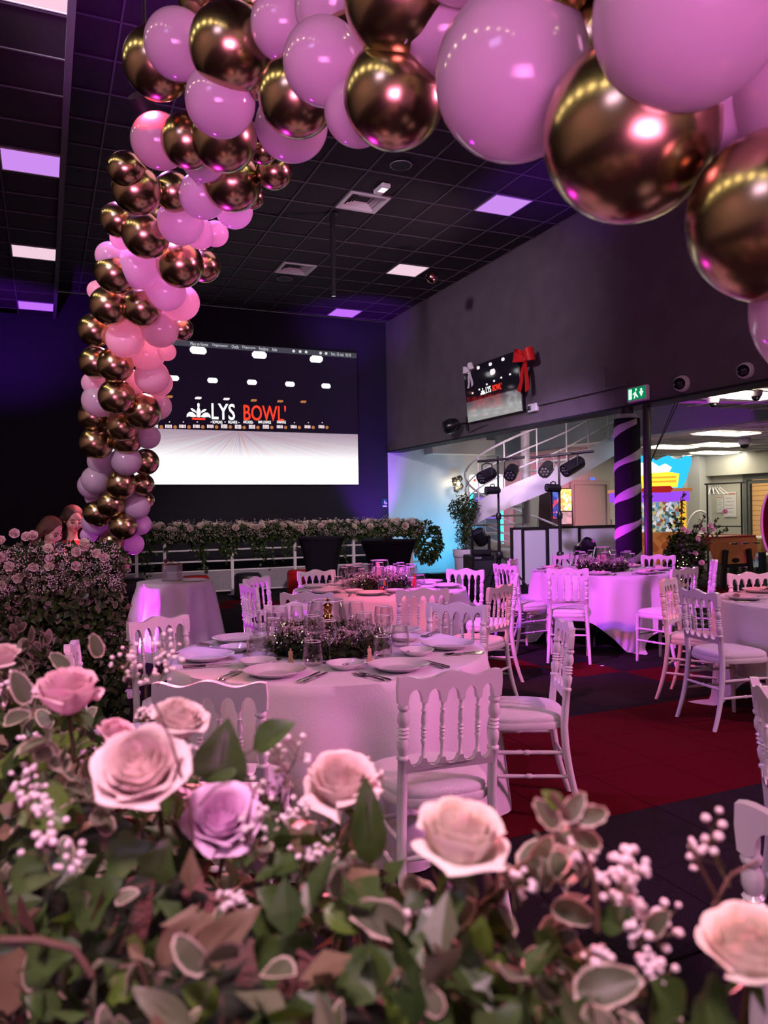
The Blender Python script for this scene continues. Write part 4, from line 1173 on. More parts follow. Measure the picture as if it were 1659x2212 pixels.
def vase(T, label, h=.25, rb=.135, rt=.078):
    mb = MB(); mb.lathe([(rb*.9, 0), (rb, .012), (rb, .03), (rt, h)], 32, capb=True, capt=False)
    mb.k = 1; mb.tube([(rt*math.cos(2*PI*k/32), rt*math.sin(2*PI*k/32), h) for k in range(32)], .0026, 5, closed=True)
    o = mb.build('glass_vase', [M['glass'], M['rim']], None, True, 50, loc=(T.x, T.y, ZT+.002))
    return tag(o, label, 'vase', 'conical glass vases')
vase(T1, 'clear conical glass vase holding a gold chess king, nearest table')
vase(T2, 'clear conical glass vase with pink card, middle table')
vase(T3, 'clear conical glass vase with number card, far right table', .26, .15, .085)
KP = [(.030, 0), (.031, .012), (.024, .020), (.026, .028), (.016, .045), (.012, .09), (.012, .13), (.020, .138), (.013, .146), (.022, .152), (.018, .160), (.014, .166), (.019, .195), (.021, .205), (.012, .212), (.006, .216)]
mb = MB(); mb.lathe(KP, 24); mb.box((0, 0, .228), (.006, .006, .028)); mb.box((0, 0, .230), (.018, .006, .006))
o = mb.build('chess_king', M['gold'], None, True, 50, loc=(T1.x, T1.y, ZT+.006)); o.scale = (1.3, 1.3, 1.08); tag(o, 'shiny gold chess king standing inside the glass vase', 'chess piece')
M['pinkcard'] = mat('pink_card', (.82, .42, .46), .7, 0, .03)
M['ink'] = mat('dark_red_ink', (.20, .02, .05), .7, 0, .0)
r = empty('table_card', (T3.x, T3.y, ZT+.006), cam_rot, 'pink card lettered R inside the far right vase', 'card')
MB().box((0, 0, .085), (.10, .004, .17), Matrix.Rotation(-.1, 3, 'Y')).build('card', M['pinkcard'], r, False)
fit_text('R', M['ink'], r, -.030, .025, .08, .145, -.004, .02)
r = empty('folded_card', (T2.x, T2.y, ZT+.006), cam_rot+.3, 'tall pink knight-shaped card in the middle table vase', 'card')
mb = MB(); mb.prism([(-.04, 0), (.04, 0), (.035, .08), (.015, .11), (.02, .15), (-.005, .23), (-.03, .225), (-.025, .15), (-.045, .12), (-.02, .09)], -.003, .003); mb.build('card', M['pinkcard'], r, False)
p = wc(-.02, 6.62, ZT+.002)
r = empty('menu_stand', p, cam_rot, 'small colourful picture card in a clear stand, middle table', 'card')
MB().box((0, 0, .055), (.052, .003, .085)).build('card_back', mat('navy_print', (.03, .03, .10), .4, 0, 0), r, False)
for x0, z0, w_, h_, c_ in ((.005, .055, .02, .04, (.8, .25, .08)), (-.024, .014, .022, .03, (.65, .02, .06)), (-.003, .035, .012, .012, (.8, .8, .85)), (-.024, .06, .024, .036, (.08, .22, .20))):
    flat([(x0, z0), (x0+w_, z0), (x0+w_, z0+h_), (x0, z0+h_)], -.006, mat('card_print', c_, .4, 0, 0), r, 'print_patch')
MB().box((0, 0, .006), (.05, .03, .012), None, .002).build('base', M['white_pl'], r)
# ------------------------------------------------------------------ balloon arch
M['bal_gold'] = mat('chrome_gold_latex', (.50, .40, .20), .24, 1, .03, 3)
def latex(name, c, tl):
    m = mat(name, c, .16, 0, .02, 3, coat=.7, spec=.6)
    nt = m.node_tree; out = nt.nodes['Material Output']; b = nt.nodes['Principled BSDF']
    tr = nt.nodes.new('ShaderNodeBsdfTranslucent'); tr.inputs[0].default_value = (*c, 1)
    mx = nt.nodes.new('ShaderNodeMixShader'); mx.inputs[0].default_value = tl
    nt.links.new(b.outputs[0], mx.inputs[1]); nt.links.new(tr.outputs[0], mx.inputs[2]); nt.links.new(mx.outputs[0], out.inputs[0])
    return m
M['bal_white'] = latex('white_latex', (.86, .74, .80), .45)
BP = [(.02, -1.235), (.075, -1.225), (.06, -1.20), (.03, -1.17), (.07, -1.13), (.19, -1.06)]
BP += [(math.sin(t), -math.cos(t)*1.04) for t in [.32+(PI-.32)*k/20 for k in range(20)]]+[(.001, 1.04)]
BAL = {'G': MB().lathe(BP, 36).mesh('balloon', M['bal_gold'], True, 60), 'W': MB().lathe(BP, 36).mesh('balloon', M['bal_white'], True, 60)}
# u, v, radius in photograph pixels, colour, depth step (negative = nearer)
BL = '''340 137 74 G 1|385 97 73 W 0|500 102 92 G -1|476 218 76 W 0|432 -10 50 G 1|548 0 26 G 1|612 55 72 W 0|700 135 90 W -1|722 15 86 W 1|642 208 85 G 0|630 272 76 W 1|772 240 73 W 1
852 207 112 G 0|868 -4 128 G -1|1112 165 175 W 0|1195 -42 90 G -1|1362 285 190 G 0|1490 18 208 W -1|1668 468 180 G 0|345 305 60 W 0|315 292 31 G 1|408 304 60 G -1|483 297 73 G -1|568 325 30 G 1
592 371 38 G 1|502 394 62 G 0|545 425 26 G 2|438 422 51 W 0|506 455 39 W 2|375 415 42 G 1|272 365 38 G 1|296 411 52 G -1|256 475 38 G 1|315 507 51 G -1|390 479 50 W -1|432 505 33 W 1
465 505 28 W 2|262 515 24 W 2|238 553 31 W 1|250 590 44 G -1|298 577 47 W 0|389 571 51 G -1|441 575 35 G 1|358 629 43 W 0|211 628 22 W 2|238 660 43 G -1|306 664 43 G -1|390 653 40 W 1
206 713 36 G 0|270 733 41 W -1|346 711 40 W 0|392 711 25 G 2|318 766 37 W 1|360 760 20 W 2|207 783 35 G 1|249 788 39 G -1|328 814 37 W 0|342 827 30 W 1|202 828 25 W 2|252 857 40 G -2
214 866 36 W 0|340 878 30 W 1|308 889 40 G -1|203 899 33 G 1|264 920 34 G -1|273 949 34 G 0|320 944 26 W 1|208 957 36 G -1|220 997 30 W 1|273 995 33 W -1|314 998 29 G 1|208 1036 31 W 0
198 1049 29 W 1|262 1045 34 G -1|308 1047 25 G 1|314 1082 19 G 2|206 1074 22 W 2|241 1088 32 G -1|296 1095 28 W 0|212 1108 31 G 0|266 1137 31 G -2|206 1129 29 W 1|303 1133 23 W 1|243 1170 27 G 0
288 1176 23 W 1|192 1156 18 W 2|259 1219 25 G 0|235 1200 22 G 1|560 150 60 G 2|760 110 80 G 2|640 90 60 W 2|960 70 100 W 2|1290 130 130 G 2|1560 220 120 W 2
440 340 50 W 2|350 470 40 G 2|300 620 35 W 2|330 680 35 G 2|280 830 32 W 2|260 1000 28 G 2|255 1110 26 W 2|420 120 60 G 2|1000 -130 120 W 0|1330 -190 150 G 0|700 -95 75 G 0|1760 160 180 W 0|1800 660 170 W 0'''
DT = [(1240, 6.2), (1000, 5.7), (800, 5.1), (600, 4.5), (500, 4.1), (400, 3.7), (300, 3.2), (200, 2.9), (100, 2.72), (-100, 2.6)]
DU = [(340, 2.85), (500, 2.7), (640, 2.45), (700, 2.3), (860, 2.05), (1110, 1.55), (1365, 1.38), (1490, 1.28), (1670, 1.25), (1900, 1.3)]
def table(tab, x):
    tab = sorted(tab)
    if x <= tab[0][0]: return tab[0][1]
    for (a, ra), (b, rb) in zip(tab, tab[1:]):
        if x <= b: return ra+(rb-ra)*(x-a)/(b-a)
    return tab[-1][1]
CU = [(1220, 255), (900, 258), (800, 268), (700, 295), (600, 325), (500, 360), (400, 400), (300, 450), (200, 500), (100, 540)]
CV = [(500, 110), (600, 100), (850, 70), (1100, 40), (1365, 100), (1660, 260), (1900, 400)]
base_pt = pix(255, 1225, 6.2); base_pt.z = 0
arch = empty('balloon_arch', base_pt, 0, 'large arch of shiny gold and white balloons curving over the tables', 'balloon arch')
for tok in BL.replace('\n', '|').split('|'):
    u, v, rp, col, st = tok.split(); u, v, rp, st = float(u), float(v), float(rp), int(st)
    column = v > 260 and u < 640
    d = table(DT, v) if column else (table(DU, u) if u > 320 else table(DT, v))
    if not column and u < 560: d = max(d, table(DU, u))
    cu, cv = (table(CU, v), v+10) if column else (u, table(CV, u))
    r_ = rp*d/FPX
    d2 = d+st*r_*.55
    r_ = rp*d2/FPX
    c = pix(u, v, d2); core = pix(cu, cv, d+r_*.9)
    ax = (c-core)+rnd3()*.3*r_
    o = mesh_obj('balloon', BAL[col], arch)
    o.matrix_local = Matrix.Translation(c-base_pt) @ basis(ax).to_4x4() @ Matrix.Scale(r_*.985, 4)
# a hidden-in-the-bunch base stand that the arch is tied to
MB().lathe([(.16, 0), (.16, .02), (.03, .04), (.025, .95)], 20).build('stand', M['white_metal'], arch)
p = pix(933, 599, onX(933, 599, 5.9).dot(FWD)-.25)
o = mesh_obj('balloon', BAL['G'].copy(), None); o.data.materials.clear(); o.data.materials.append(mat('rose_gold_latex', (.42, .20, .19), .2, 1, .03, 3))
o.matrix_world = Matrix.Translation(p) @ basis((-.25, .1, 1)).to_4x4() @ Matrix.Scale(.098, 4)
tag(o, 'single rose gold balloon floating loose under the black ceiling', 'balloon')
# lamp cluster behind the bend of the arch
r = empty('stage_lamp', LAMP+Vector((0, .12, .05)), 0, 'black stage lamp hanging behind the bend of the balloon arch', 'stage lamp')
MB().lathe([(.07, -.10), (.075, .10), (.06, .12)], 16, basis((.5, .5, -.6))).build('body', M['black_metal'], r)
MB().tube([(0, 0, 0), (0, .02, .3), (0, .03, 5.75-LAMP.z-.05)], .012, 8).build('drop_rod', M['black_metal'], r)

# ------------------------------------------------------------------ flower-covered railings
def garland_scatter(root, path, rx, rz_, nleaf, ngyp, nroses, rose_r, sizes, gy_r, hang=0, seed=1, vary=.25, drop=0.0):
    """leaves, blossoms and roses over a fat garland that follows path (list of points, root space)"""
    random.seed(seed)
    segs = [(Vector(a), Vector(b)) for a, b in zip(path, path[1:])]
    lens = [(b-a).length for a, b in segs]; tot = sum(lens)
    def at(t):
        s = t*tot
        for (a, b), l in zip(segs, lens):
            if s <= l: return a+(b-a)*(s/l), (b-a).normalized()
            s -= l
        return segs[-1][1], (segs[-1][1]-segs[-1][0]).normalized()
    lv = MB(); gv = MB()
    def surf(amin, amax, jit=.12):
        t = random.random(); c, tg = at(t); a = random.uniform(amin, amax)
        sd = tg.cross(Vector((0, 0, 1))).normalized(); up = Vector((0, 0, 1))
        n = sd*math.cos(a)+up*math.sin(a); k = 1+random.uniform(-jit, jit)
        return c+sd*math.cos(a)*rx*k+up*math.sin(a)*rz_*k, n
    for i in range(nleaf):
        p_, n = surf(-.9, PI+.9)
        d = n*.6+rnd3()+Vector((0, 0, -.5))
        if random.random() < vary: leaf_var(lv, p_, d, n+rnd3()*.6, random.uniform(*sizes)*.8)
        else:
            lv.k = 0 if random.random() < .2 else 2
            leaf4(lv, p_, d, n+rnd3()*.6, random.uniform(*sizes), .34)
    for i in range(hang):
        t = min(1, max(0, (random.randint(0, 12)+.5)/13+random.gauss(0, .014))); c, tg = at(t); sd = tg.cross(Vector((0, 0, 1))).normalized()
        x = c+sd*rx*random.uniform(-.8, 1.05)+Vector((0, 0, -rz_*.6))
        L = drop*random.uniform(.3, 1)*(0.6+.4*math.sin(t*37))
        for k in range(int(L/sizes[0]*1.4)):
            q = x+Vector((0, 0, -L*k/(L/sizes[0]*1.4)))+rnd3()*sizes[1]*.5
            lv.k = 2; leaf4(lv, q, rnd3()+Vector((0, 0, -.7)), sd*random.choice((-1, 1))+rnd3()*.6, random.uniform(*sizes), .36)
    for i in range(ngyp):
        p_, n = surf(-.3, PI+.3, .05)
        gyp_sprig(gv, p_-n*gy_r*4, n+rnd3()*.4, gy_r*random.uniform(12, 20), 9, gy_r, False, gy_r > .004)
    lv.build('leaves', [M['leaf_grey'], M['leaf_rim'], M['leaf']], root, False)['kind'] = 'stuff'
    gv.build('gypsophila', [M['gyp'], M['stem']], root, False)['kind'] = 'stuff'
    for i in range(nroses):
        t = (i+random.uniform(.1, .9))/nroses; c, tg = at(t); a = random.uniform(.35, PI-.35)
        sd = tg.cross(Vector((0, 0, 1))).normalized()
        n = sd*math.cos(a)+Vector((0, 0, 1))*math.sin(a)
        put_rose(random.choice('ccn'), c+sd*math.cos(a)*rx+Vector((0, 0, 1))*math.sin(a)*rz_*1.02, n+rnd3()*.3, rose_r*random.uniform(.8, 1.1), root)
# far railing with its garland
RY = 13.8
rl = empty('railing', (1.4, RY, 0), 0, 'white steel railing with mesh panels below the flower garland', 'railing')
X1 = 5.75
for x in (.05, .52, 1.70, 2.88, 4.06, 5.3):
    b = MB(); b.box((x, 0, .56), (.05, .05, 1.12)); b.box((x, 0, .006), (.14, .14, .012)); b.build('post', M['white_metal'], rl, False)
for z in (.62, .82, 1.02):
    MB().tube([(-1.2, 0, z), (X1, 0, z)], .016, 8).build('rail', M['white_metal'], rl)
for z in (.08, .45): MB().tube([(-1.2, 0, z), (X1, 0, z)], .013, 8).build('mesh_rail', M['white_metal'], rl)
pm = bpy.data.materials.new('perforated_white_steel'); pm.use_nodes = True
nt = pm.node_tree; b = nt.nodes['Principled BSDF']; b.inputs['Base Color'].default_value = (.42, .39, .43, 1); b.inputs['Roughness'].default_value = .5
tc = nt.nodes.new('ShaderNodeTexCoord'); vo = nt.nodes.new('ShaderNodeTexVoronoi'); vo.inputs['Scale'].default_value = 55; vo.inputs['Randomness'].default_value = 0
mr = nt.nodes.new('ShaderNodeMath'); mr.operation = 'GREATER_THAN'; mr.inputs[1].default_value = .34
nt.links.new(tc.outputs['Object'], vo.inputs['Vector']); nt.links.new(vo.outputs['Distance'], mr.inputs[0]); nt.links.new(mr.outputs[0], b.inputs['Alpha'])
for x0, x1 in ((-1.2, .02), (.08, .49), (.55, 1.67), (1.73, 2.85), (2.91, 4.03), (4.09, 5.27)):
    MB().box(((x0+x1)/2, .0, .265), (x1-x0, .004, .35)).build('mesh_panel', pm, rl, False)
ga = empty('flower_garland', (1.4, RY, 1.10), 0, 'long rose and ivy garland along the far railing under the screen', 'garland')
MB().tube([(-1.2, 0, -.02), (2, 0, -.02), (X1-.2, 0, -.02)], .10, 8).build('moss_core', M['core'], ga)
garland_scatter(ga, [(-1.2, 0, 0), (X1-.25, 0, 0)], .17, .15, 5200, 560, 96, .064, (.05, .09), .009, 190, 3, .12, .74)
random.seed(31)
eb = MB()                                  # ivy bunch that hangs from the right-hand end
for i in range(900):
    n = rnd3(); p_ = Vector((X1-.1, -.05, -.28))+Vector((n.x*.30, n.y*.26, n.z*.42))*random.uniform(.6, 1)
    leaf4(eb, p_, n+Vector((0, 0, -.6))+rnd3()*.5, n+rnd3()*.5, random.uniform(.06, .10), .36)
eb.build('ivy_bunch', M['leaf'], ga, False)['kind'] = 'stuff'
# near hedge on the left: a railing clothed to the floor
hp = wc(-1.86, 5.28)
he = empty('flower_hedge', (hp.x, hp.y, 0), 0, 'dense hedge of ivy, gypsophila and cream roses at left below the girls', 'hedge')
mb = MB(); mb.box((-.95, .06, .57), (1.8, .34, 1.14), None, .10); mb.build('green_core', M['core'], he)
lv = MB(); gv = MB()
random.seed(5)
for i in range(7000):
    f = random.random(); z = random.random()**.8*1.22
    if f < .78: p_ = Vector((random.uniform(-1.5, .02), -.13-.06*math.sin(z*3), z)); n = Vector((0, -1, .2))
    elif f < .92: p_ = Vector((.0, random.uniform(-.14, .24), z)); n = Vector((1, -.2, .1))
    else: p_ = Vector((random.uniform(-1.5, .02), random.uniform(-.14, .24), 1.19+random.uniform(-.03, .06))); n = Vector((0, -.3, 1))
    p_ += rnd3()*.045; big = z < .85
    if random.random() < (.05 if big else .35): leaf_var(lv, p_, n*.5+rnd3()+Vector((0, 0, -.4)), n+rnd3()*.6, random.uniform(.035, .055))
    else:
        lv.k = 2 if random.random() < (.85 if big else .5) else 0
        leaf4(lv, p_, n*.5+rnd3()+Vector((0, 0, -.5)), n+rnd3()*.6, random.uniform(.04, .075), .36)
for i in range(330):
    zz = random.uniform(.93, 1.23) if random.random() < .7 else random.uniform(.1, 1.0)
    xx = random.uniform(-1.3, .02)
    if zz < .95 and -.62 < xx < -.12: continue
    p_ = Vector((xx, -.14 if zz < 1.22 else random.uniform(-.14, .2), zz))
    gyp_sprig(gv, p_, Vector((random.uniform(-.3, .3), -.7, .5)), random.uniform(.07, .12), 12, .0048, False, False)
lv.build('leaves', [M['leaf_grey'], M['leaf_rim'], M['leaf']], he, False)['kind'] = 'stuff'
gv.build('gypsophila', [M['gyp'], M['stem']], he, False)['kind'] = 'stuff'
for u, v in ((35, 1152), (72, 1157), (8, 1168), (104, 1185), (108, 1207), (107, 1222), (165, 1192), (178, 1182), (180, 1175), (205, 1195), (225, 1207), (160, 1222), (72, 1225), (40, 1245), (10, 1258), (40, 1290), (60, 1160), (22, 1220), (4, 1200)):
    p_ = pix(u, v, 5.12)-Vector((hp.x, hp.y, 0)); p_.y = min(p_.y, -.16)
    put_rose(random.choice('cn'), p_, (random.uniform(-.3, .3), -1, random.uniform(0, .6)), .031, he)
mg = MB()
for i in range(240):                      # loose blossoms spilling at the hedge end, lit by the floor lamp
    z = random.uniform(.25, .95); p_ = Vector((.04+random.uniform(0, .10)*(1-z)*1.6, random.uniform(-.05, .25), z))
    leaf4(mg, p_, rnd3(), rnd3(), random.uniform(.03, .055), .4)
mg.build('pale_leaves', M['leaf_rim'], he, False)['kind'] = 'stuff'
# ------------------------------------------------------------------ foreground garland on the near railing
random.seed(11)
fg = empty('foreground_garland', (.25, .8, 0), 0, 'large blurred rose, ivy and gypsophila garland across the foreground', 'garland')
FO = Vector((.25, .8, 0))
def FE(y): return .474-.323*(y-.39)-.20             # centre line of the garland
cl = [Vector((FE(y), y, 1.0))-FO for y in (-.35, .0, .3, .6, .9, 1.2, 1.6, 2.0, 2.4, 2.8)]
n = len(cl)
mb = MB()
rows = []
for i, c in enumerate(cl):
    row = []
    for k in range(14):
        a = 2*PI*k/14; j = 1+.08*math.sin(i*2.3+k*1.7)
        row.append(c+Vector((.125*math.cos(a)*j, 0, .085*math.sin(a)*j-.06)))
    rows.append(row)
mb.add([p for r_ in rows for p in r_], [(i*14+k, i*14+(k+1) % 14, (i+1)*14+(k+1) % 14, (i+1)*14+k) for i in range(n-1) for k in range(14)])
mb.build('moss_core', M['core'], fg)
pr = MB(); pr.tube([cl[0]+Vector((0, 0, -.12)), cl[-1]+Vector((0, 0, -.12))], .022, 10); pr.build('handrail', M['white_metal'], fg)
for y in (.1, 1.3, 2.5): MB().tube([Vector((FE(y), y, .88))-FO, Vector((FE(y), y, 0))-FO], .022, 10).build('railing_post', M['white_metal'], fg)
def fsurf(y0, y1, a0, a1, lift=0.0):
    y = random.uniform(y0, y1); a = random.uniform(a0, a1)
    nrm = Vector((math.cos(a), 0, math.sin(a)))
    return Vector((FE(y)+.175*math.cos(a)*(1+lift), y, .985+.135*math.sin(a)*(1+lift)))-FO, nrm
def ok(p_, dmin=.42):                     # nothing pushed into the lens
    return (p_+FO-CAM).length > dmin
ROSES_AT = ((148, 1505, 90), (310, 1672, 125), (385, 1565, 75), (478, 1780, 100), (738, 1702, 100), (995, 1822, 125), (1618, 2062, 125), (440, 1500, 120))
def clear(p_):                            # the blooms stand free of the foliage around them
    q = p_+FO-CAM; d = q.dot(FWD)
    u = 829.5+FPX*q.dot(RGT)/d; v = 1106-FPX*q.dot(UPV)/d
    return all((u-a)**2+(v-b)**2 > c*c for a, b, c in ROSES_AT)
# small leaves, mostly cream-edged
lv = MB()
for i in range(4300):
    p_, nr = fsurf(-.1, 2.7, -.9, PI+.9, random.uniform(-.25, .08))
    if not ok(p_): continue
    d = nr*.5+rnd3()
    f = random.random()
    if f < .22: leaf_var(lv, p_, d, nr+rnd3()*.7, random.uniform(.022, .042))
    else:
        lv.k = 2 if f < .72 else (3 if f < .88 else (0 if f < .95 else 4))
        leaf4(lv, p_, d, nr+rnd3()*.7, random.uniform(.025, .055), random.uniform(.22, .38))
for k in range(14):                        # cream-edged sprays standing out of the garland
    p_, nr = fsurf(.45, 2.3, .5, PI-.3, .0); d0 = (nr+rnd3()*.5).normalized()
    if not (clear(p_) and clear(p_+d0*.06) and clear(p_+d0*.13)): continue
    for q in range(26):
        t = random.random(); leaf_var(lv, p_+d0*t*.13, d0*.5+rnd3()*.8, rnd3()+d0, random.uniform(.022, .038))
lv.build('small_leaves', [M['leaf_grey'], M['leaf_rim'], M['leaf'], M['leaf_brown'], M['leaf_lt']], fg, False)['kind'] = 'stuff'
# larger leaves, each on its own
cnt = 0
kinds = ['oval', 'oval', 'heart', 'ivy', 'ivy', 'long', 'oval_grey', 'oval_br', 'heart_lt', 'var', 'var', 'long_grey', 'ivy_br', 'oval_lt']
while cnt < 215:
    p_, nr = fsurf(.05, 2.2, -.3, PI+.3, random.uniform(-.05, .10))
    if not ok(p_, .46) or not clear(p_): continue
    kd_ = random.choice(kinds); put_leaf(kd_, p_, nr*.35+rnd3()+Vector((0, 0, -.25)), nr+rnd3()*.45, random.uniform(.034, .062)*(.62 if kd_ == 'var' else 1), fg); cnt += 1
def FP(u, v, d): return pix(u, v, d)-FO
toC = (CAM-FO)
# particular leaves seen in the photograph: kind, base u,v, tip u,v, depth, length
for kd, u, v, u2, v2, d, tilt in (
        ('heart', 470, 1690, 490, 1560, .80, .5), ('heart', 505, 1640, 440, 1690, .80, .4), ('oval', 548, 1618, 628, 1556, .82, .8),
        ('long', 800, 1870, 790, 1690, .72, .3), ('heart_lt', 60, 1725, 165, 1780, .80, .3), ('oval_lt', 75, 1660, 120, 1590, .9, .4),
        ('long_br', 410, 2100, 545, 1960, .62, .4), ('long_br', 340, 2080, 430, 1975, .63, .4), ('oval_lt', 1030, 2070, 1040, 1990, .58, .4), ('heart_lt', 1060, 2150, 1075, 2070, .57, .4),
        ('var', 1240, 2150, 1385, 2110, .56, .3), ('oval', 880, 2110, 1020, 2140, .60, .3), ('oval', 720, 2130, 880, 2080, .62, .4), ('heart', 560, 2100, 640, 2030, .63, .5),
        ('ivy', 230, 1860, 330, 1830, .72, .4), ('ivy', 330, 1900, 360, 1820, .70, .3), ('oval', 20, 1900, 140, 1860, .72, .4), ('ivy', 160, 1980, 250, 1900, .70, .4), ('ivy', 60, 2090, 160, 2040, .66, .4), ('oval_lt', 700, 1960, 780, 2010, .64, .4),
        ('var', 1180, 1890, 1265, 1840, .66, .4), ('var', 1190, 1960, 1290, 1985, .64, .4), ('var', 1400, 2020, 1440, 1970, .60, .4), ('var', 215, 1420, 200, 1370, 1.25, .3), ('var', 60, 1520, 30, 1450, 1.1, .3), ('var', 150, 1450, 110, 1410, 1.2, .4), ('var', 10, 1560, 60, 1540, 1.0, .5),
        ('oval', 650, 1980, 560, 1920, .66, .3), ('oval', 940, 1990, 1000, 1930, .62, .5), ('oval_grey', 1000, 1880, 990, 1930, .63, .3), ('var', 880, 2010, 760, 1960, .64, .3), ('ivy_lt', 290, 2110, 230, 2170, .62, .4), ('oval_lt', 470, 2180, 400, 2130, .6, .4), ('heart_lt', 840, 2200, 900, 2150, .58, .4),
        ('oval', 1480, 2180, 1420, 2120, .52, .4), ('heart', 1180, 2200, 1110, 2160, .55, .4), ('oval', 1300, 2010, 1360, 1960, .6, .5), ('oval', 130, 2190, 60, 2150, .62, .4)):
    a = FP(u, v, d); b = FP(u2, v2, d-.01); L = (b-a).length
    nrm = (CAM-(a+FO)).normalized()+Vector((0, 0, tilt))
    put_leaf(kd, a, b-a, nrm, L, fg)
# roses
up = Vector((0, 0, 1))
def R_(u, v, d, rpx, mk, tx, ty, spin, openn, label):
    # head seen at u, v; tx, ty: lean of its axis across the view and towards the camera
    ax = (RGT0*tx - FWD*ty + up).normalized(); r_ = rpx*d/FPX
    p_ = FP(u, v, d) - ax*r_*.5
    rose_full(p_, ax, r_, mk, fg, spin, openn, label)
R_(148, 1505, .94, 70, 'petal_p', .05, .15, .4, .9, 'pink-lit rose, upright, upper left of the garland')
R_(310, 1672, .72, 98, 'petal', .05, .85, 1.0, 1.15, 'large open rose tilted to the camera')
R_(385, 1565, .86, 60, 'petal', .3, .25, 2.0, 1.3, 'rose behind the large open rose')
R_(478, 1780, .76, 78, 'petal_m', .2, .7, .2, 1.3, 'rose lit magenta below the dark ivy leaf')
R_(738, 1702, .86, 80, 'petal', .1, .35, 1.5, 1.2, 'pale rose before the tablecloth')
R_(995, 1822, .64, 100, 'petal_c', .12, .18, .9, 1.0, 'cream rose seen from the side')
R_(1618, 2062, .54, 104, 'petal_c', -.1, .25, 2.6, .9, 'cream rose cut by the right edge')
R_(4, 1425, 1.3, 38, 'petal', 0, .3, .5, 1, 'salmon rose at the left edge')
R_(250, 1590, .95, 40, 'petal_p', .4, .2, .5, 1.2, 'small pink rose between the two large roses')
# gypsophila
gv = MB(); random.seed(19)
def spray(u, v, d, n, L, rb, spread=70, lean=(0, 0)):
    for i in range(max(2, int(n*.6))):
        b = FP(u+random.uniform(-.4, .4)*spread, v+random.uniform(.2, .8)*spread, d+random.uniform(-.03, .05))
        dr = up+RGT0*(lean[0]+random.uniform(-.5, .5))-FWD*(lean[1]+random.uniform(-.4, .4))
        gyp_sprig(gv, b, dr, L*.62*random.uniform(.7, 1.1), 7, rb*.70, True)
for a in ((300, 1440, 1.15, 9, .10, .0058, 110), (360, 1420, 1.15, 5, .09, .0056, 60), (300, 1545, 1.0, 5, .07, .004, 70), (70, 1750, .75, 5, .07, .0055, 80), (110, 1830, .72, 5, .07, .006, 90), (60, 1690, .8, 4, .06, .0055, 60),
          (570, 1700, .82, 9, .09, .0058, 120), (620, 1640, .86, 6, .08, .0056, 60), (560, 1800, .76, 7, .08, .005, 110), (660, 1760, .8, 5, .07, .005, 70), (810, 1680, .88, 4, .06, .0032, 50), (1340, 1900, .62, 5, .07, .0058, 60),
          (1350, 1960, .60, 7, .07, .0062, 80), (1250, 1890, .64, 5, .06, .0058, 60), (1560, 1860, .60, 4, .09, .0055, 70), (1420, 2010, .58, 6, .06, .005, 80), (1300, 2080, .57, 6, .05, .005, 90), (1450, 2100, .55, 6, .05, .005, 90), (640, 1860, .72, 5, .06, .005, 80), (100, 1600, .9, 5, .06, .0045, 80), (420, 1650, .84, 3, .06, .0045, 40), (20, 1480, 1.1, 6, .07, .005, 70), (1130, 1930, .62, 4, .05, .005, 60), (500, 1950, .68, 3, .05, .005, 60), (880, 1960, .66, 3, .05, .005, 60), (600, 1740, .84, 9, .07, .0034, 120), (690, 1800, .8, 7, .06, .0032, 100), (560, 1860, .75, 6, .06, .0034, 100)):
    spray(*a)
gv.build('gypsophila', [M['gyp'], M['stem']], fg, True)['kind'] = 'stuff'
# twigs
tw_ = MB()
for pts, d, r_ in (([(420, 1850), (410, 1740), (370, 1600), (335, 1520)], .70, .0012), ([(430, 1740), (465, 1700), (500, 1690)], .70, .0010), ([(415, 1750), (380, 1710), (378, 1660)], .70, .0010), ([(530, 1830), (545, 1720), (560, 1690)], .74, .001),
                   ([(1290, 2010), (1285, 1900), (1225, 1760), (1190, 1715)], .60, .0028), ([(0, 2030), (80, 2030), (160, 2050), (200, 2110)], .62, .0030), ([(260, 2090), (300, 2080), (330, 2170)], .62, .002), ([(1540, 1960), (1580, 1890), (1640, 1860)], .6, .0014), ([(1560, 1960), (1500, 1850), (1490, 1820)], .6, .0014)):
    tw_.tube([FP(u, v, d) for u, v in pts], r_, 6)
tw_.build('twigs', M['twig'], fg)['kind'] = 'stuff'
put_leaf('oval_lt', FP(1215, 1745, .6), FP(1178, 1712, .6)-FP(1215, 1745, .6), -FWD+up*.4, .02, fg)
for u, v, a in ((1215, 1775, .9), (1232, 1800, -.4), (1205, 1790, 2.2), (1240, 1770, .2)):
    put_leaf('var', FP(u, v, .6), RGT0*math.cos(a)+up*math.sin(a), -FWD+up*.4, .028, fg)
# ------------------------------------------------------------------ cake table things, stools, cocktail tables
random.seed(23)
def tg(u, v): return onz(u, v, ZT+.012)
p = pix(372, 1250, 7.95); gz = ZT+.0125
r = empty('glass_card_box', (p.x, p.y, gz), cam_rot-.25, 'small glass house box with copper edges on the cake table', 'box')
w_, dd, h_, ht = .17, .11, .165, .205
cop = mat('copper_edge', (.60, .36, .24), .25, 1, .05, 10)
C8 = [(-w_/2, -dd/2), (w_/2, -dd/2), (w_/2, dd/2), (-w_/2, dd/2)]
b = MB()
for i in range(4):
    a, c = C8[i], C8[(i+1) % 4]
    for z in (.004, h_): b.tube([(*a, z), (*c, z)], .003, 5)
    b.tube([(*a, .004), (*a, h_)], .003, 5); b.tube([(*a, h_), (a[0]*.12, a[1], ht) if True else a], .003, 5)
b.tube([(0, -dd/2, ht), (0, dd/2, ht)], .003, 5); b.build('edges', cop, r)
pg = mat('frosted_card_glass', (.40, .38, .42), .2, 0, .1, 20, alpha=.45)
MB().box((0, 0, h_/2), (w_-.008, dd-.008, h_-.008)).build('panes', pg, r, False)
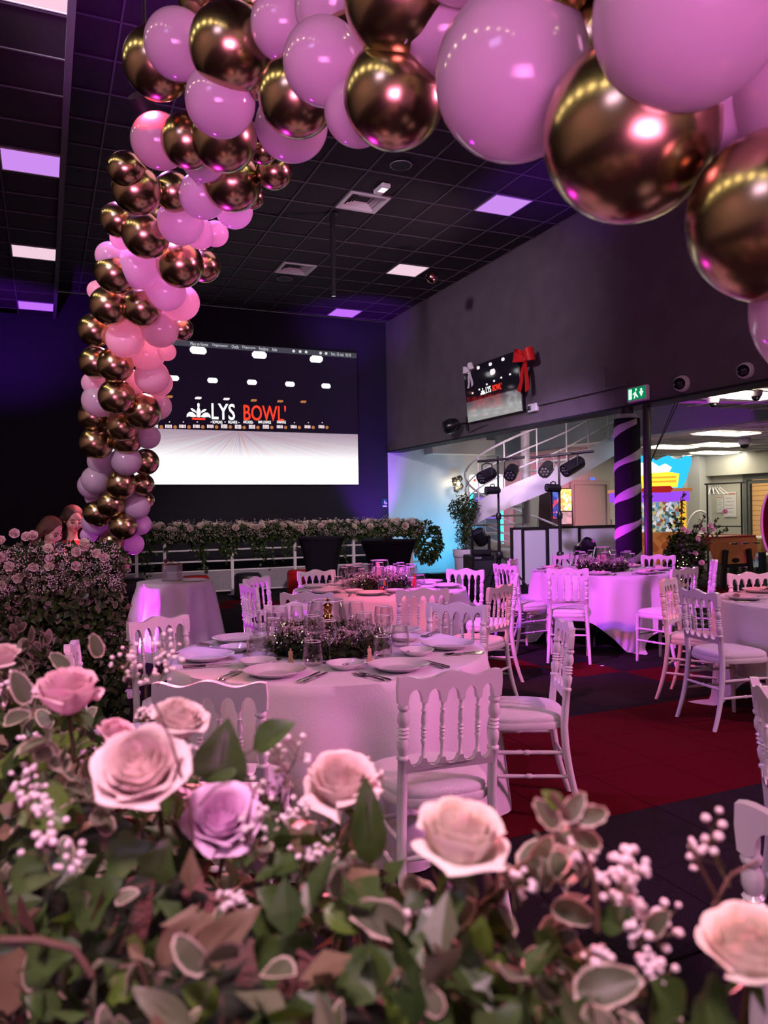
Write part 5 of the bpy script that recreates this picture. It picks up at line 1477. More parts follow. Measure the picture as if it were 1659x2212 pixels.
p = pix(412, 1249, 7.9)
for k, (dx, dy, rz) in enumerate(((0, 0, .2), (.06, -.05, -.15))):
    o = MB().box((0, 0, .003), (.15, .10, .006), None, .001).build('booklet', mat('cream_paper', (.70, .60, .52), .7, 0, .04) if k == 0 else M['white_pl'], None, False, loc=(p.x+dx, p.y+dy, gz+.0065*k), rot=(0, 0, rz))
    tag(o, ('cream paper booklet lying by the glass box on the cake table', 'white paper booklet nearest the edge of the cake table')[k], 'booklet')
p = pix(357, 1240, 8.18)
r = empty('dried_rose', (p.x, p.y, gz), 0, 'dark dried rose in a bud vase behind the glass box', 'flower')
MB().lathe([(.02, 0), (.025, .03), (.012, .09), (.014, .11)], 12).build('bud_vase', M['black'], r)
MB().tube([(0, 0, .05), (.01, 0, .19)], .004, 6).build('stem', M['stem'], r)
dr = ROSE['p'].copy(); dr.materials.clear(); dr.materials.append(mat('dried_petal', (.16, .04, .07), .8, 0, .1)); oo = mesh_obj('bloom', dr, r, (.01, 0, .17)); oo.scale = (.034,)*3
def stool(u, d, m_, label):
    q = wc((u-829.5)/FPX*d, d)
    r = empty('stool', q, 0, label, 'stool', 'round leatherette stools by the railing')
    MB().lathe([(.19, .012), (.225, .03), (.232, .07), (.232, .36), (.225, .41), (.19, .445), (.05, .452), (.001, .452)], 32).build('seat_body', m_, r)
    MB().tube([(.231*math.cos(2*PI*k/32), .231*math.sin(2*PI*k/32), .385) for k in range(32)], .005, 5, closed=True).build('piping', m_, r)
    MB().lathe([(.18, 0), (.18, .014)], 24).build('foot', M['black'], r)
stool(283, 12.3, M['black_leather'], 'round black stool behind the left side of the cake table')
stool(420, 12.7, M['red_leather'], 'round red stool mostly hidden behind the cake table')
stool(533, 13.1, M['black_leather'], 'round black stool before the railing left of the red stool')
stool(646, 13.7, M['red_leather'], 'round red stool before the railing, whole side visible')
stool(757, 14.2, M['black_leather'], 'round black stool between the two tall black tables')
def cocktail(u, d, label, h=1.10):
    q = wc((u-829.5)/FPX*d, d)
    r = empty('cocktail_table', q, .3, label, 'cocktail table', 'tall tables in black stretch covers')
    n = 48; prof = [(.345, h-.045), (.30, h-.20), (.245, h*.55), (.235, h*.42), (.26, h*.2), (.30, .03)]
    vv = []; ff = []
    for i, (rr, z) in enumerate(prof):
        for k in range(n):
            a = 2*PI*k/n; f = .0 if i == 0 else .05*(math.cos(4*a))*(i/5)
            vv.append(Vector(((rr+f)*math.cos(a), (rr+f)*math.sin(a), z)))
    for i in range(len(prof)-1): ff += [((i+1)*n+k, (i+1)*n+(k+1) % n, i*n+(k+1) % n, i*n+k) for k in range(n)]
    mb = MB(); mb.add(vv, ff); mb.build('stretch_cover', M['black_cloth'], r)
    MB().lathe([(.345, h-.05), (.353, h-.045), (.353, h-.012), (.345, h-.004), (.001, h)], 48).build('cover_top', M['black_cloth'], r)
    MB().lathe([(.20, 0), (.20, .02), (.03, .04), (.03, h-.06)], 16).build('pedestal', M['black_metal'], r)
    o = MB().lathe([(.045, 0), (.05, .004), (.052, .045), (.046, .045), (.042, .012), (.001, .010)], 20).build('ashtray', M['black'], None, loc=(q.x, q.y, h+.001))
    tag(o, 'small round black ashtray on the '+label.split(',')[0], 'ashtray')
cocktail(693, 11.6, 'left tall black table, narrower, before the garland')
cocktail(838, 9.75, 'right tall black table, wider, before the white wall')

# ------------------------------------------------------------------ stage gear
def stand(u, d, ztop, barL, barR, label):
    q = wc((u-829.5)/FPX*d, d)
    r = empty('light_stand', q, cam_rot, label, 'light stand', 'black T-bar light stands')
    MB().tube([(0, 0, .55), (0, 0, 1.35)], .026, 10).build('lower_tube', M['black_metal'], r)
    MB().tube([(0, 0, 1.3), (0, 0, ztop)], .018, 10).build('upper_tube', M['black_metal'], r)
    MB().lathe([(.04, 1.30), (.045, 1.33), (.045, 1.38), (.03, 1.41)], 14).build('collar', M['black'], r)
    MB().lathe([(.05, .68), (.06, .70), (.06, .76), (.04, .79)], 14).build('leg_hub', M['black'], r)
    for k in range(3):
        a = 2*PI*k/3-2.45
        lg_ = MB().tube([(.04*math.cos(a), .04*math.sin(a), .73), (.62*math.cos(a), .62*math.sin(a), .02)], .014, 8).build('leg', M['black_metal'], r)
        MB().tube([(0, 0, .42), (.29*math.cos(a), .29*math.sin(a), .42)], .008, 6).build('brace', M['black_metal'], lg_)
    a_ = Vector(barL); b_ = Vector(barR)
    MB().tube([a_, b_], .022, 10).build('cross_bar', M['black_metal'], r)
    return q, r
M['lens'] = mat('led_lens', (.07, .065, .075), .1, 0, 0)
def cv(x, d, z): return RGT0*x+FWD*d+Vector((0, 0, z))
def par(loc, aim, label, L=.30, R=.105, yoke=.20):
    r = empty('par_lamp', loc, 0, label, 'spotlight', 'black spotlights on the T-bars'); Rm = basis(aim)
    MB().lathe([(R*.75, -L*.5), (R*.95, -L*.42), (R, 0), (R, L*.42), (R*.97, L*.5), (R*.90, L*.5), (R*.88, L*.44)], 10, Rm, capt=False).build('housing', M['black'], r, True, 25)
    f = MB(); f.lathe([(R*.88, L*.44), (.001, L*.44)], 16, Rm, capb=False); fp_ = f.build('face_plate', M['black_metal'], r)
    for k in range(7):
        a = k*PI/3; q = Vector((0, 0, L*.45)) if k == 6 else Vector((R*.52*math.cos(a), R*.52*math.sin(a), L*.45))
        MB().lathe([(R*.2, 0), (R*.16, .012), (.001, .016)], 10, Rm, Rm @ q, False).build('lens', M['lens'], fp_)
    b = MB(); sd = Vector(aim).cross(Vector((0, 0, 1))).normalized()
    b.tube([sd*R*1.08, sd*R*1.08+Vector((0, 0, yoke*.85)), Vector((0, 0, yoke)), -sd*R*1.08+Vector((0, 0, yoke*.85)), -sd*R*1.08], .011, 6); b.build('yoke', M['black_metal'], r)
    return r
def S(u, v, d): return pix(u, v, d)
qL, rL = stand(1077, 12.3, S(1077, 986, 12.3).z, (-.31, .08, 2.24), (.37, -.30, 2.27), 'left black light stand before the spiral stair')
qR, rR = stand(1209, 12.0, S(1209, 975, 12.0).z, (-.42, .12, 2.27), (.45, -.36, 2.32), 'right black light stand before the white booth')
par(S(1052, 1027, 12.3), cv(-.75, -.55, -.35), 'wide black spotlight at left end of the left light stand')
par(S(1105, 1020, 12.0), cv(-.35, -.75, -.45), 'black spotlight at right end of the left light stand', .26)
par(S(1181, 1013, 12.0), cv(-.40, -.75, -.35), 'black spotlight at left end of the right light stand')
par(S(1238, 1007, 11.6), cv(-.85, -.35, -.45), 'long black spotlight at right end of the right light stand', .36)
par(S(1064, 1059, 12.15), cv(-1, -.3, 0), 'small black spotlight clamped midway up the left light stand', .24, .065, .10)
par(S(1195, 1054, 11.9), cv(-1, -.3, .05), 'small black spotlight clamped midway up the right light stand', .24, .065, .10)
def moving_head(loc, aim, label, s=1.0):
    r = empty('moving_head', loc, cam_rot, label, 'moving head', 'black moving head lamps')
    MB().box((0, 0, .05*s), (.34*s, .30*s, .10*s), None, .02*s).build('base', M['black'], r)
    for k in (-1, 1): MB().box((k*.15*s, 0, .22*s), (.045*s, .14*s, .26*s), None, .02*s).build('arm', M['black'], r)
    Rm = basis(aim)
    MB().lathe([(.05*s, -.15*s), (.10*s, -.12*s), (.125*s, -.02*s), (.125*s, .10*s), (.115*s, .15*s), (.10*s, .15*s), (.09*s, .12*s)], 12, Rm, (0, 0, .30*s), capt=False).build('head', mat('black_gloss_shell', (.012, .012, .014), .2, 0, .1), r, True, 25)
    MB().lathe([(.095*s, .125*s), (.06*s, .14*s), (.001, .145*s)], 16, Rm, (0, 0, .30*s), False).build('lens', mat('dark_lens', (.03, .03, .04), .05, 0, 0), r)
q = wc((1037-829.5)/FPX*12.95, 12.95)
r = empty('loudspeaker', (q.x, q.y, 0), cam_rot+.25, 'tall black loudspeaker box on the floor left of the booth', 'loudspeaker')
MB().box((0, .10, .35), (.40, .46, .70), None, .015).build('cabinet', M['black'], r); MB().box((0, -.135, .33), (.34, .012, .56), None, .004).build('grille', M['dark_gr'], r)
MB().box((-.10, -.135, .66), (.12, .012, .03)).build('port', M['grey_pl'], r, False)
moving_head((q.x, q.y, .702), (-.4, -.35, .75), 'moving head lamp standing on the black loudspeaker', .95)
q = wc((1262-829.5)/FPX*11.0, 11.0)
r = empty('flight_case', (q.x, q.y, 0), cam_rot, 'black flight case under the moving head behind the far right table', 'case')
MB().box((0, 0, .31), (.5, .42, .60), None, .01).build('case_body', M['black'], r)
for k in (-1, 1): MB().box((k*.245, -.205, .31), (.02, .02, .60)).build('edge_profile', M['steel'], r, False)
moving_head((q.x, q.y, .615), (.35, -.5, .55), 'moving head lamp behind the far right table, before the booth panel', .90)
# booth front
by = 10.95
def bx_at(u): return onY(u, 1150, by).x
bo = empty('booth_front', (bx_at(1105), by, 0), 0, 'white folding booth front with black frame behind the light stands', 'booth')
us = [1105, 1128, 1182, 1250, 1336]; xs = [bx_at(u)-bx_at(1105) for u in us]
ztop = onY(1200, 1137, by).z
M['booth'] = mat('white_translucent_panel', (.72, .70, .76), .45, 0, .02, 4)
for i in range(4):
    MB().box(((xs[i]+xs[i+1])/2, .012 if i % 2 else -.012, (ztop+.16)/2), (xs[i+1]-xs[i]-.06, .012, ztop-.20), None, .003).build('panel', M['booth'], bo)
for i, x in enumerate(xs): MB().box((x, 0, ztop/2), (.055 if i else .04, .045, ztop), None, .004).build('frame_post', M['black_metal'], bo)
for i in range(4):
    MB().box(((xs[i]+xs[i+1])/2, 0, ztop-.02), (xs[i+1]-xs[i]-.05, .04, .04)).build('top_rail', M['black_metal'], bo, False)
    MB().box(((xs[i]+xs[i+1])/2, 0, .08), (xs[i+1]-xs[i]-.05, .04, .16)).build('bottom_rail', M['black_metal'], bo, False)
o = MB().box((0, 0, .07), (.5, .4, .14), None, .01).build('cable_box', M['black'], None, loc=onz(1138, 1268, 0), rot=(0, 0, .2)); tag(o, 'low black box on the floor before the booth front', 'box')
o = MB().box((0, 0, .045), (.55, .3, .09), None, .01).build('stage_step', M['black'], None, loc=onz(950, 1246, 0)); tag(o, 'low flat black box on the floor against the white wall', 'box')
# potted olive
q = wc((1004-829.5)/FPX*14.0, 14.0)
r = empty('potted_olive', q, 0, 'small olive tree in a white round pot before the blue-lit wall', 'plant')
MB().lathe([(.15, 0), (.17, .02), (.205, .60), (.225, .62), (.232, .73), (.222, .75), (.20, .73), (.18, .67), (.001, .66)], 32).build('pot', mat('white_planter', (.70, .64, .66), .5, 0, .04), r)
MB().tube([(0, 0, .60), (.02, 0, .8), (-.02, .01, .95), (.0, 0, 1.35)], [.03, .024, .02, .012], 8).build('trunk', M['twig'], r)
lv = MB()
for i in range(1500):
    n = rnd3(); lo = random.random() < .42
    p_ = (Vector((.0, 0, 1.02))+Vector((n.x*.17, n.y*.17, n.z*.38))*random.random()**.4) if lo else (Vector((-.03, 0, 1.48))+Vector((n.x*.28, n.y*.28, n.z*.27))*random.random()**.35)
    leaf4(lv, p_, rnd3()+Vector((0, 0, -.2)), rnd3(), random.uniform(.05, .085), .18)
lv.build('foliage', M['leaf'], r, False)['kind'] = 'stuff'
# flower-shaped wall lamp
p = onY(988, 1045, WY-.14)
r = empty('wall_lamp', (p.x, WY-.14, p.z), 0, 'flower-shaped wall lamp with dark petals glowing on the white wall', 'wall lamp')
br = mat('dark_bronze', (.06, .05, .04), .4, .6, .1)
for c in ((-.09, .08), (.05, .12), (.07, -.06), (-.04, -.13)):
    for k in range(5):
        a = 2*PI*k/5
        b = MB(); b.lathe([(.012, 0), (.035, .012), (.04, .022), (.02, .03), (.001, .032)], 10, basis((math.cos(a)*.5, -1, math.sin(a)*.5)), (c[0]+.04*math.cos(a), -.02, c[1]+.04*math.sin(a)), False); b.build('petal', br, r)
MB().ball((.02, -.02, 0), .042, 14, 10).build('bulb', emis('warm_bulb', (1, .82, .50), 9), r)
MB().lathe([(.05, 0), (.045, .02)], 16, basis((0, -1, 0)), (0, .13, 0)).build('wall_plate', br, r); MB().tube([(0, .12, 0), (0, 0, .02)], .01, 6).build('arm', br, r)
l = bpy.data.lights.new('wall_lamp_light', 'POINT'); l.energy = 9; l.color = (1, .78, .48); l.shadow_soft_size = .05
lo_ = bpy.data.objects.new('wall_lamp_light', l); COL.objects.link(lo_); lo_.location = (p.x-.02, WY-.26, p.z-.08)
# ------------------------------------------------------------------ spiral stair
SC = Vector((8.45, 12.35, 0)); SR = 1.14
st = empty('spiral_stair', SC, 0, 'white steel spiral staircase with open treads behind the booth', 'staircase')
def sz(th): return 1.20+(th-PI)/(PI/2)*.72
th0 = PI-1.20/.72*PI/2; THE = math.radians(305); th1 = THE+1.75
def sp(th, rr, z):
    t_ = min(th, THE); a = t_+cam_rot; ex = (th-t_)*1.14
    return Vector((rr*math.cos(a)-math.sin(a)*ex, rr*math.sin(a)+math.cos(a)*ex, z))
MB().lathe([(.085, 0), (.085, 4.7)], 20).build('centre_column', M['white_metal'], st)
for k in range(18):
    z = .17*(k+1); th = th0+z/.72*PI/2; dth = .20
    b = MB(); P5 = [sp(th-dth*1.05, .09, 0), sp(th-dth, SR, 0), sp(th, SR*1.0, 0), sp(th+dth, SR, 0), sp(th+dth*1.05, .09, 0)]
    b.add([p_+Vector((0, 0, z)) for p_ in P5]+[p_+Vector((0, 0, z-.035)) for p_ in P5], [(0, 1, 2, 3, 4), (9, 8, 7, 6, 5)]+[((i+1) % 5, i, i+5, (i+1) % 5+5) for i in range(5)])
    b.build('tread', M['white_metal'], st, False)
b = MB(); N_ = 72
vv = []
for i in range(N_+1):
    th = th0-.1+(th1-th0+.1)*i/N_; z = sz(th)
    vv += [sp(th, SR+.005, z-.23), sp(th, SR+.005, z+.17), sp(th, SR+.022, z+.17), sp(th, SR+.022, z-.23)]
ff = []
for i in range(N_):
    o = i*4
    for a, c in ((0, 1), (1, 2), (2, 3), (3, 0)): ff.append((o+a, o+c, o+4+c, o+4+a))
b.add(vv, ff); b.build('stringer', M['white_metal'], st, True, 40)
for h in (.40, .68, .98):
    b = MB(); b.tube([sp(th0+(th1-th0)*i/64, SR+.012, sz(th0+(th1-th0)*i/64)+h) for i in range(65)], .022 if h > .9 else .014, 8); b.build('handrail' if h > .9 else 'guard_rail', M['white_metal'], st)
for k in range(13):
    th = th0+(th1-th0)*(k+.3)/13; b = MB(); b.tube([sp(th, SR+.012, sz(th)+.1), sp(th, SR+.012, sz(th)+.98)], .013, 6); b.build('baluster', M['white_metal'], st)
# ------------------------------------------------------------------ lift door, machines, lobby things
xa, xb = onY(1237, 1100, WY).x, onY(1308, 1100, WY).x
zt_ = onY(1275, 1047, WY).z
r = empty('door_1', ((xa+xb)/2, WY-.02, 0), 0, kind='structure'); wd = xb-xa
pk_ = mat('pale_lift_steel', (.52, .44, .44), .45, .2, .04)
b = MB()
for s_ in (-1, 1): b.box((s_*(wd/2+.05), -.01, zt_/2), (.10, .08, zt_))
b.box((0, -.01, zt_+.06), (wd+.2, .08, .12)); b.build('door_frame', pk_, r, False)
for s_ in (-1, 1): MB().box((s_*wd*.22, -.005+.012*s_, zt_/2), (wd*.5, .02, zt_-.01), None, .003).build('door_leaf', pk_, r)
p = onY(1278, 1035, WY)
q = empty('floor_indicator', (p.x, WY-.02, p.z), 0, 'small lit blue floor display above the lift door', 'display')
MB().box((0, 0, 0), (.20, .03, .11), None, .008).build('housing', M['white_pl'], q); MB().box((0, -.017, 0), (.12, .006, .06)).build('blue_display', emis('blue_digits', (.03, .08, 1), 3), q, False)
p = onY(1319, 1130, WY); o = MB().box((0, 0, 0), (.06, .03, .20), None, .005).build('call_panel', M['grey_pl'], None, loc=(p.x, WY-.017, p.z)); tag(o, 'slim steel call panel right of the lift door', 'call panel')
p = onY(1292, 990, WY); o = MB().box((0, 0, 0), (.16, .06, .20), None, .01).build('alarm_box', M['white_pl'], None, loc=(p.x, WY-.032, p.z)); tag(o, 'square white alarm box on the wall above the lift door', 'box')
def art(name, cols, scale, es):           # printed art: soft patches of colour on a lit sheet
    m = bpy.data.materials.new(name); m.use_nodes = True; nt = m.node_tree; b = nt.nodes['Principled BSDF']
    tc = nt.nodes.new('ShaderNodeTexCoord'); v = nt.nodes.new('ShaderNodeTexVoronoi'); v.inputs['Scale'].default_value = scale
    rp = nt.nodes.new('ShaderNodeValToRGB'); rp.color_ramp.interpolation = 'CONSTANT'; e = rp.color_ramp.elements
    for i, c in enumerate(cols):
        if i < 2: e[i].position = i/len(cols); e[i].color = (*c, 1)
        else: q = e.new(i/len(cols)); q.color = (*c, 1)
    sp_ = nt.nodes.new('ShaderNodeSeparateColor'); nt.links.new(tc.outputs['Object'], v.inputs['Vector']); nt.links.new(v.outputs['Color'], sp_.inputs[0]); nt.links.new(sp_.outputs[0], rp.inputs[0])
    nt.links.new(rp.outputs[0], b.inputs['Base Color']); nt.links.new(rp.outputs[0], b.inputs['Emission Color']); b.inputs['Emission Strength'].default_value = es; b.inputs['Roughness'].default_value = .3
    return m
M['neon_c'] = emis('cyan_neon', (.05, .85, 1), 3.0); M['neon_p'] = emis('purple_neon', (.35, .08, 1), 2.0)
q = pix(1200, 1090, 18.2)
r = empty('pinball_cabinet', (q.x, q.y, 0), cam_rot+.35, 'upright arcade cabinet with blue art and yellow picture left of the lift', 'arcade machine')
zb = pix(1200, 1055, 18.2).z
MB().prism([(-.30, 0), (.30, 0), (.30, 1.0), (.22, zb), (-.22, zb), (-.30, 1.0)], -.3, .3, Matrix.Rotation(PI/2, 3, 'Z')).build('cabinet', M['black'], r, False)
MB().box((-.17, -.31, zb-.36), (.20, .02, .70)).build('side_art', art('blue_art', [(.02, .06, .35), (.5, .05, .08), (.04, .15, .5), (.5, .45, .5), (.03, .05, .25)], 14, .7), r, False)
MB().box((.09, -.31, zb-.28), (.28, .02, .50)).build('picture', art('yellow_art', [(.9, .6, .08), (.95, .8, .3), (.7, .35, .1), (.9, .85, .6)], 18, 1.1), r, False)
MB().box((.09, -.31, zb-.70), (.28, .02, .28)).build('glass_field', art('pale_art', [(.4, .42, .4), (.55, .5, .48), (.3, .35, .33)], 10, .4), r, False)
q = pix(1050, 1052, 18.0); z0 = pix(1050, 1065, 18.0).z
r = empty('arcade_machine', (q.x, q.y, 0), cam_rot, 'bright arcade machine with white marquee and cyan tubes behind the stair', 'arcade machine')
MB().box((0, .2, z0/2), (.72, .5, z0)).build('cabinet', M['wall_blue'], r, False)
MB().box((0, 0, z0+.22), (.78, .12, .42), None, .04).build('marquee', emis('white_marquee', (1, 1, 1), 2.2), r)
for k, c in enumerate(((1, .1, .05), (1, .5, .02), (.1, .2, 1), (.5, .1, 1), (.9, .8, .05))):
    MB().lathe([(.035, 0), (.035, .008)], 12, basis((0, -1, 0)), (-.27+.1*k, -.062, z0+.30)).build('letter_disc', emis('letter_colour', c, 1.2), r)
fit_text('TO', emis('blue_letters', (.05, .12, 1), 1.2), r, .20, .34, z0+.26, z0+.34, -.068, .02)
for s_ in (-1, 1): MB().tube([(s_*.35, -.06, .3), (s_*.35, -.06, z0)], .035, 8).build('neon_tube', M['neon_c'], r)
MB().box((0, -.06, z0-.35), (.5, .03, .5)).build('lit_panel', emis('purple_panel', (.30, .15, .8), 1.0), r, False)
# claw machine
q = pix(1425, 1100, 13.9)
r = empty('claw_machine', (q.x, q.y, 0), cam_rot+.12, 'lit claw machine with blue cut-out marquee right of the black column', 'arcade machine')
def zc(v): return pix(1425, v, 13.9).z
hw = .50
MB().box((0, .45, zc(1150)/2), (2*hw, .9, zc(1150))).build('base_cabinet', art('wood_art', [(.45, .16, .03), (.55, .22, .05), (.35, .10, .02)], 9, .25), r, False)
MB().box((0, .45, (zc(1062)+zc(1083))/2), (2*hw+.08, 1.0, zc(1062)-zc(1083))).build('canopy', emis('purple_canopy', (.33, .07, .85), 1.1), r, False)
MB().box((0, .42, (zc(1062)+zc(1055))/2), (2*hw+.14, 1.06, zc(1055)-zc(1062))).build('canopy_edge', mat('orange_trim', (.85, .30, .10), .4, 0, .05, emit=(.85, .3, .1), es=.4), r, False)
for s_ in (-1, 1): MB().box((s_*(hw-.05), .02, (zc(1150)+zc(1083))/2), (.10, .08, zc(1083)-zc(1150))).build('corner_post', emis('yellow_post', (.95, .50, .04), 1.0), r, False)
MB().box((0, .46, (zc(1150)+zc(1083))/2), (2*hw-.1, .84, zc(1083)-zc(1150)-.02)).build('prize_window', art('prize_jumble', [(.10, .20, .30), (.35, .42, .45), (.05, .12, .10), (.5, .45, .2), (.12, .3, .45), (.7, .7, .7), (.3, .08, .04)], 16, .8), r, False)
pl = [(-.50, zc(1058)), (.42, zc(1055)), (.50, zc(1040)), (.60, zc(1005)), (.62, zc(988)), (.52, zc(985)), (.40, zc(993)), (.28, zc(991)), (.18, zc(984)), (.08, zc(988)), (-.05, zc(996)), (-.18, zc(986)), (-.32, zc(984)), (-.46, zc(992)), (-.55, zc(1010))]
b = MB(); b.prism(pl, -.02, .06); mq = b.build('marquee', emis('sky_blue_marquee', (.03, .50, .95), 1.3), r, False)
b = MB(); b.prism([(-.45, zc(1030)), (.12, zc(1028)), (.22, zc(1010)), (.10, zc(1002)), (-.02, zc(1008)), (-.15, zc(998)), (-.40, zc(1000))], -.05, -.02); b.build('white_cloud_shape', emis('marquee_white', (1, .98, .9), 1.6), mq, False)
b = MB(); b.prism([(-.36, zc(1054)), (.30, zc(1053)), (.34, zc(1024)), (.15, zc(1020)), (-.30, zc(1023)), (-.38, zc(1030))], -.09, -.05); b.build('yellow_sign_board', emis('sign_yellow', (1, .72, .05), 1.4), mq, False)
for k in range(2):
    b = MB(); b.prism([(-.30, zc(1034+9*k)), (.27, zc(1033+9*k)), (.27, zc(1029+9*k)), (-.30, zc(1031+9*k))], -.10, -.09); b.build('sign_plank_line', emis('sign_orange', (.95, .40, .03), 1.1), mq, False)
b = MB(); b.prism([(-.35, zc(1064)), (.14, zc(1064)), (.20, zc(1056)), (.14, zc(1050)), (-.30, zc(1051)), (-.40, zc(1058))], -.13, -.06); b.build('red_barrel', emis('barrel_red', (.50, .02, .02), .8), mq, False)
o = MB().box((0, .3, .22), (.5, .6, .44), None, .02).build('prize_chute_box', emis('violet_box', (.45, .22, .85), .8), r)
# football table
pa, pb = onz(1541, 1275, 0), None
d_ = 13.6; cL = wc((1538-829.5)/FPX*d_, d_); fy = cL.y
xl = cL.x; xr = onY(1636, 1190, fy).x; fw = xr-xl
r = empty('football_table', ((xl+xr)/2, fy, 0), 0, 'orange football table with black legs in the lobby', 'football table')
def fz(v): return onY(1588, v, fy).z
zt2, zb2 = fz(1158), fz(1214)
ora = mat('orange_laminate', (.95, .32, .13), .35, 0, .05, 6); org = mat('red_trim', (.55, .03, .03), .4, 0, .05)
b = MB(); b.prism([(-fw/2+.08, zb2+.02), (-fw/2+.24, zb2-.04), (fw/2-.24, zb2-.04), (fw/2-.08, zb2+.02), (fw/2, zb2+.2), (fw/2, zt2-.06), (fw/2-.06, zt2), (-fw/2+.06, zt2), (-fw/2, zt2-.06), (-fw/2, zb2+.2)], 0, .05)
ep_ = b.build('end_panel', ora, r, False)
MB().box((0, .78, (zt2+zb2)/2+.10), (fw-.06, 1.46, zt2-zb2-.22)).build('playing_box', mat('brown_side', (.20, .09, .05), .5, 0, .1), r, False)
for s_ in (-1, 1): MB().box((s_*(fw/2-.03), .78, zt2-.02), (.06, 1.5, .05)).build('top_edge', org, r, False)
MB().box((0, -.002, zt2-.01), (fw-.08, .02, .03)).build('end_edge', org, ep_, False)
for s_ in (-1, 1):
    for yy in (-.04, 1.5):
        MB().box((s_*(fw*.30), yy, zb2*.42+.12), (.10, .06, zb2+.30), Matrix.Rotation(s_*-.14, 3, 'Y'), .01).build('leg', M['black'], r)
MB().box((0, -.01, zb2-.06), (fw*.6, .05, .06)).build('crossbar', M['black'], r, False)
for k in range(3):
    rd_ = MB().tube([(-.30+.28*k, -.22, zt2-.12), (-.30+.28*k, .05, zt2-.12)], .008, 6).build('rod', M['steel'], r)
    MB().tube([(-.30+.28*k, -.30, zt2-.12), (-.30+.28*k, -.2, zt2-.12)], [.014, .018], 8).build('handle', M['black'], rd_)
MB().lathe([(.09, 0), (.08, .02), (.001, .02)], 16, basis((0, -1, 0)) @ Matrix.Diagonal((1, .5, 1)), (0, 0, zb2+.03), False).build('ball_slot', M['black'], ep_)
q = pix(1660, 1160, 16.0)
r = empty('game_table', (q.x, q.y, 0), 0, 'wooden game table behind the orange football table', 'game table')
zt3 = q.z
MB().box((0, 0, zt3-.14), (1.5, .9, .28), None, .01).build('top_box', mat('honey_wood', (.62, .32, .10), .5, 0, .15, 5), r)
MB().box((0, 0, zt3+.006), (1.46, .86, .02)).build('playfield', M['white_pl'], r, False)
for a in (-1, 1):
    for c in (-1, 1): MB().box((a*.62, c*.36, (zt3-.28)/2), (.1, .1, zt3-.28)).build('leg', M['black'], r, False)
q = onz(1614, 1234, 0)
r = empty('trolley_crate', (q.x, q.y, 0), .3, 'clear crate of blue and pink toys on castors under the game table', 'crate')
MB().box((0, 0, .30), (.46, .40, .40), None, .01).build('crate', art('toy_art', [(.5, .62, .7), (.05, .2, .5), (.75, .1, .35), (.7, .8, .85)], 12, .15), r)
for a in (-1, 1):
    for c in (-1, 1): MB().lathe([(.04, -.015), (.04, .015)], 12, basis((0, 1, 0)), (a*.18, c*.15, .042)).build('castor', M['black'], r)
# garment rack with hangers
d_ = 15.2; q1 = pix(1528, 1100, d_); q2 = pix(1602, 1100, d_-.4)
r = empty('garment_rack', ((q1.x+q2.x)/2, (q1.y+q2.y)/2, 0), 0, 'black garment rack with a few white hangers in the lobby', 'garment rack')
c_ = Vector(((q1.x+q2.x)/2, (q1.y+q2.y)/2, 0)); za, zb_ = pix(1528, 1046, d_).z, pix(1602, 1042, d_-.4).z
A_ = Vector((q1.x, q1.y, 0))-c_; B_ = Vector((q2.x, q2.y, 0))-c_; Z = Vector((0, 0, 1))
for e_, zz in ((A_, za), (B_, zb_)):
    MB().tube([e_, e_+Z*zz], .016, 8).build('upright', M['black_metal'], r)
    sd = Vector((-(B_-A_).y, (B_-A_).x, 0)).normalized(); MB().tube([e_-sd*.25+Z*.02, e_+sd*.25+Z*.02], .016, 8).build('foot', M['black_metal'], r)
MB().tube([A_*1.15+Z*za, B_*1.25+Z*zb_], .016, 8).build('top_bar', M['black_metal'], r); zl = pix(1560, 1137, d_-.2).z
MB().tube([A_+Z*zl, B_+Z*zl], .012, 8).build('lower_bar', M['black_metal'], r)
hm = MB(); hm.tube([(0, 0, 0), (.012, 0, -.02), (0, 0, -.045), (0, 0, -.07)], .003, 5); hm.tube([(0, 0, -.07), (.20, 0, -.20), (-.20, 0, -.20)], .010, 6, closed=True)
hme = hm.mesh('hanger', M['white_pl'], True, 60)
for k in range(5):
    p_ = c_+A_.lerp(B_, .10+.07*k)+Z*(za-.0)
    o = mesh_obj('hanger', hme, None, p_, (0, 0, .6+.25*k)); tag(o, f'white plastic hanger on the garment rack, {OR[k]} from the left', 'hanger', 'hangers on the garment rack')
# notices on the lobby wall
for u, v, w2, h2, nm, lb in ((1578, 1090, .36, .62, 'framed_plan', 'framed white floor plan notice on the lobby wall'), (1557, 1090, .20, .40, 'paper_notice', 'pinned paper notice left of the framed plan')):
    p_ = onX(u, v, RX)
    r = empty(nm, (RX-.012, p_.y, p_.z), 0, lb, 'notice'); r.rotation_euler = (0, 0, -PI/2)
    MB().box((0, 0, 0), (w2+.05, .02, h2+.05)).build('frame', M['white_metal'] if nm != 'paper_notice' else M['wall_grey'], r, False)
    MB().box((0, -.012, 0), (w2, .006, h2)).build('sheet', M['white_pl'], r, False)
    MB().box((0, -.016, h2*.46), (w2, .004, h2*.05)).build('header_strip', mat('header_red', (.55, .12, .10), .5, 0, 0), r, False)
    for k in range(5): MB().box((-.02+.03*(k % 2), -.016, h2*(.28-.15*k)), (w2*.7, .004, .012)).build('print_line', M['grey_pl'], r, False)
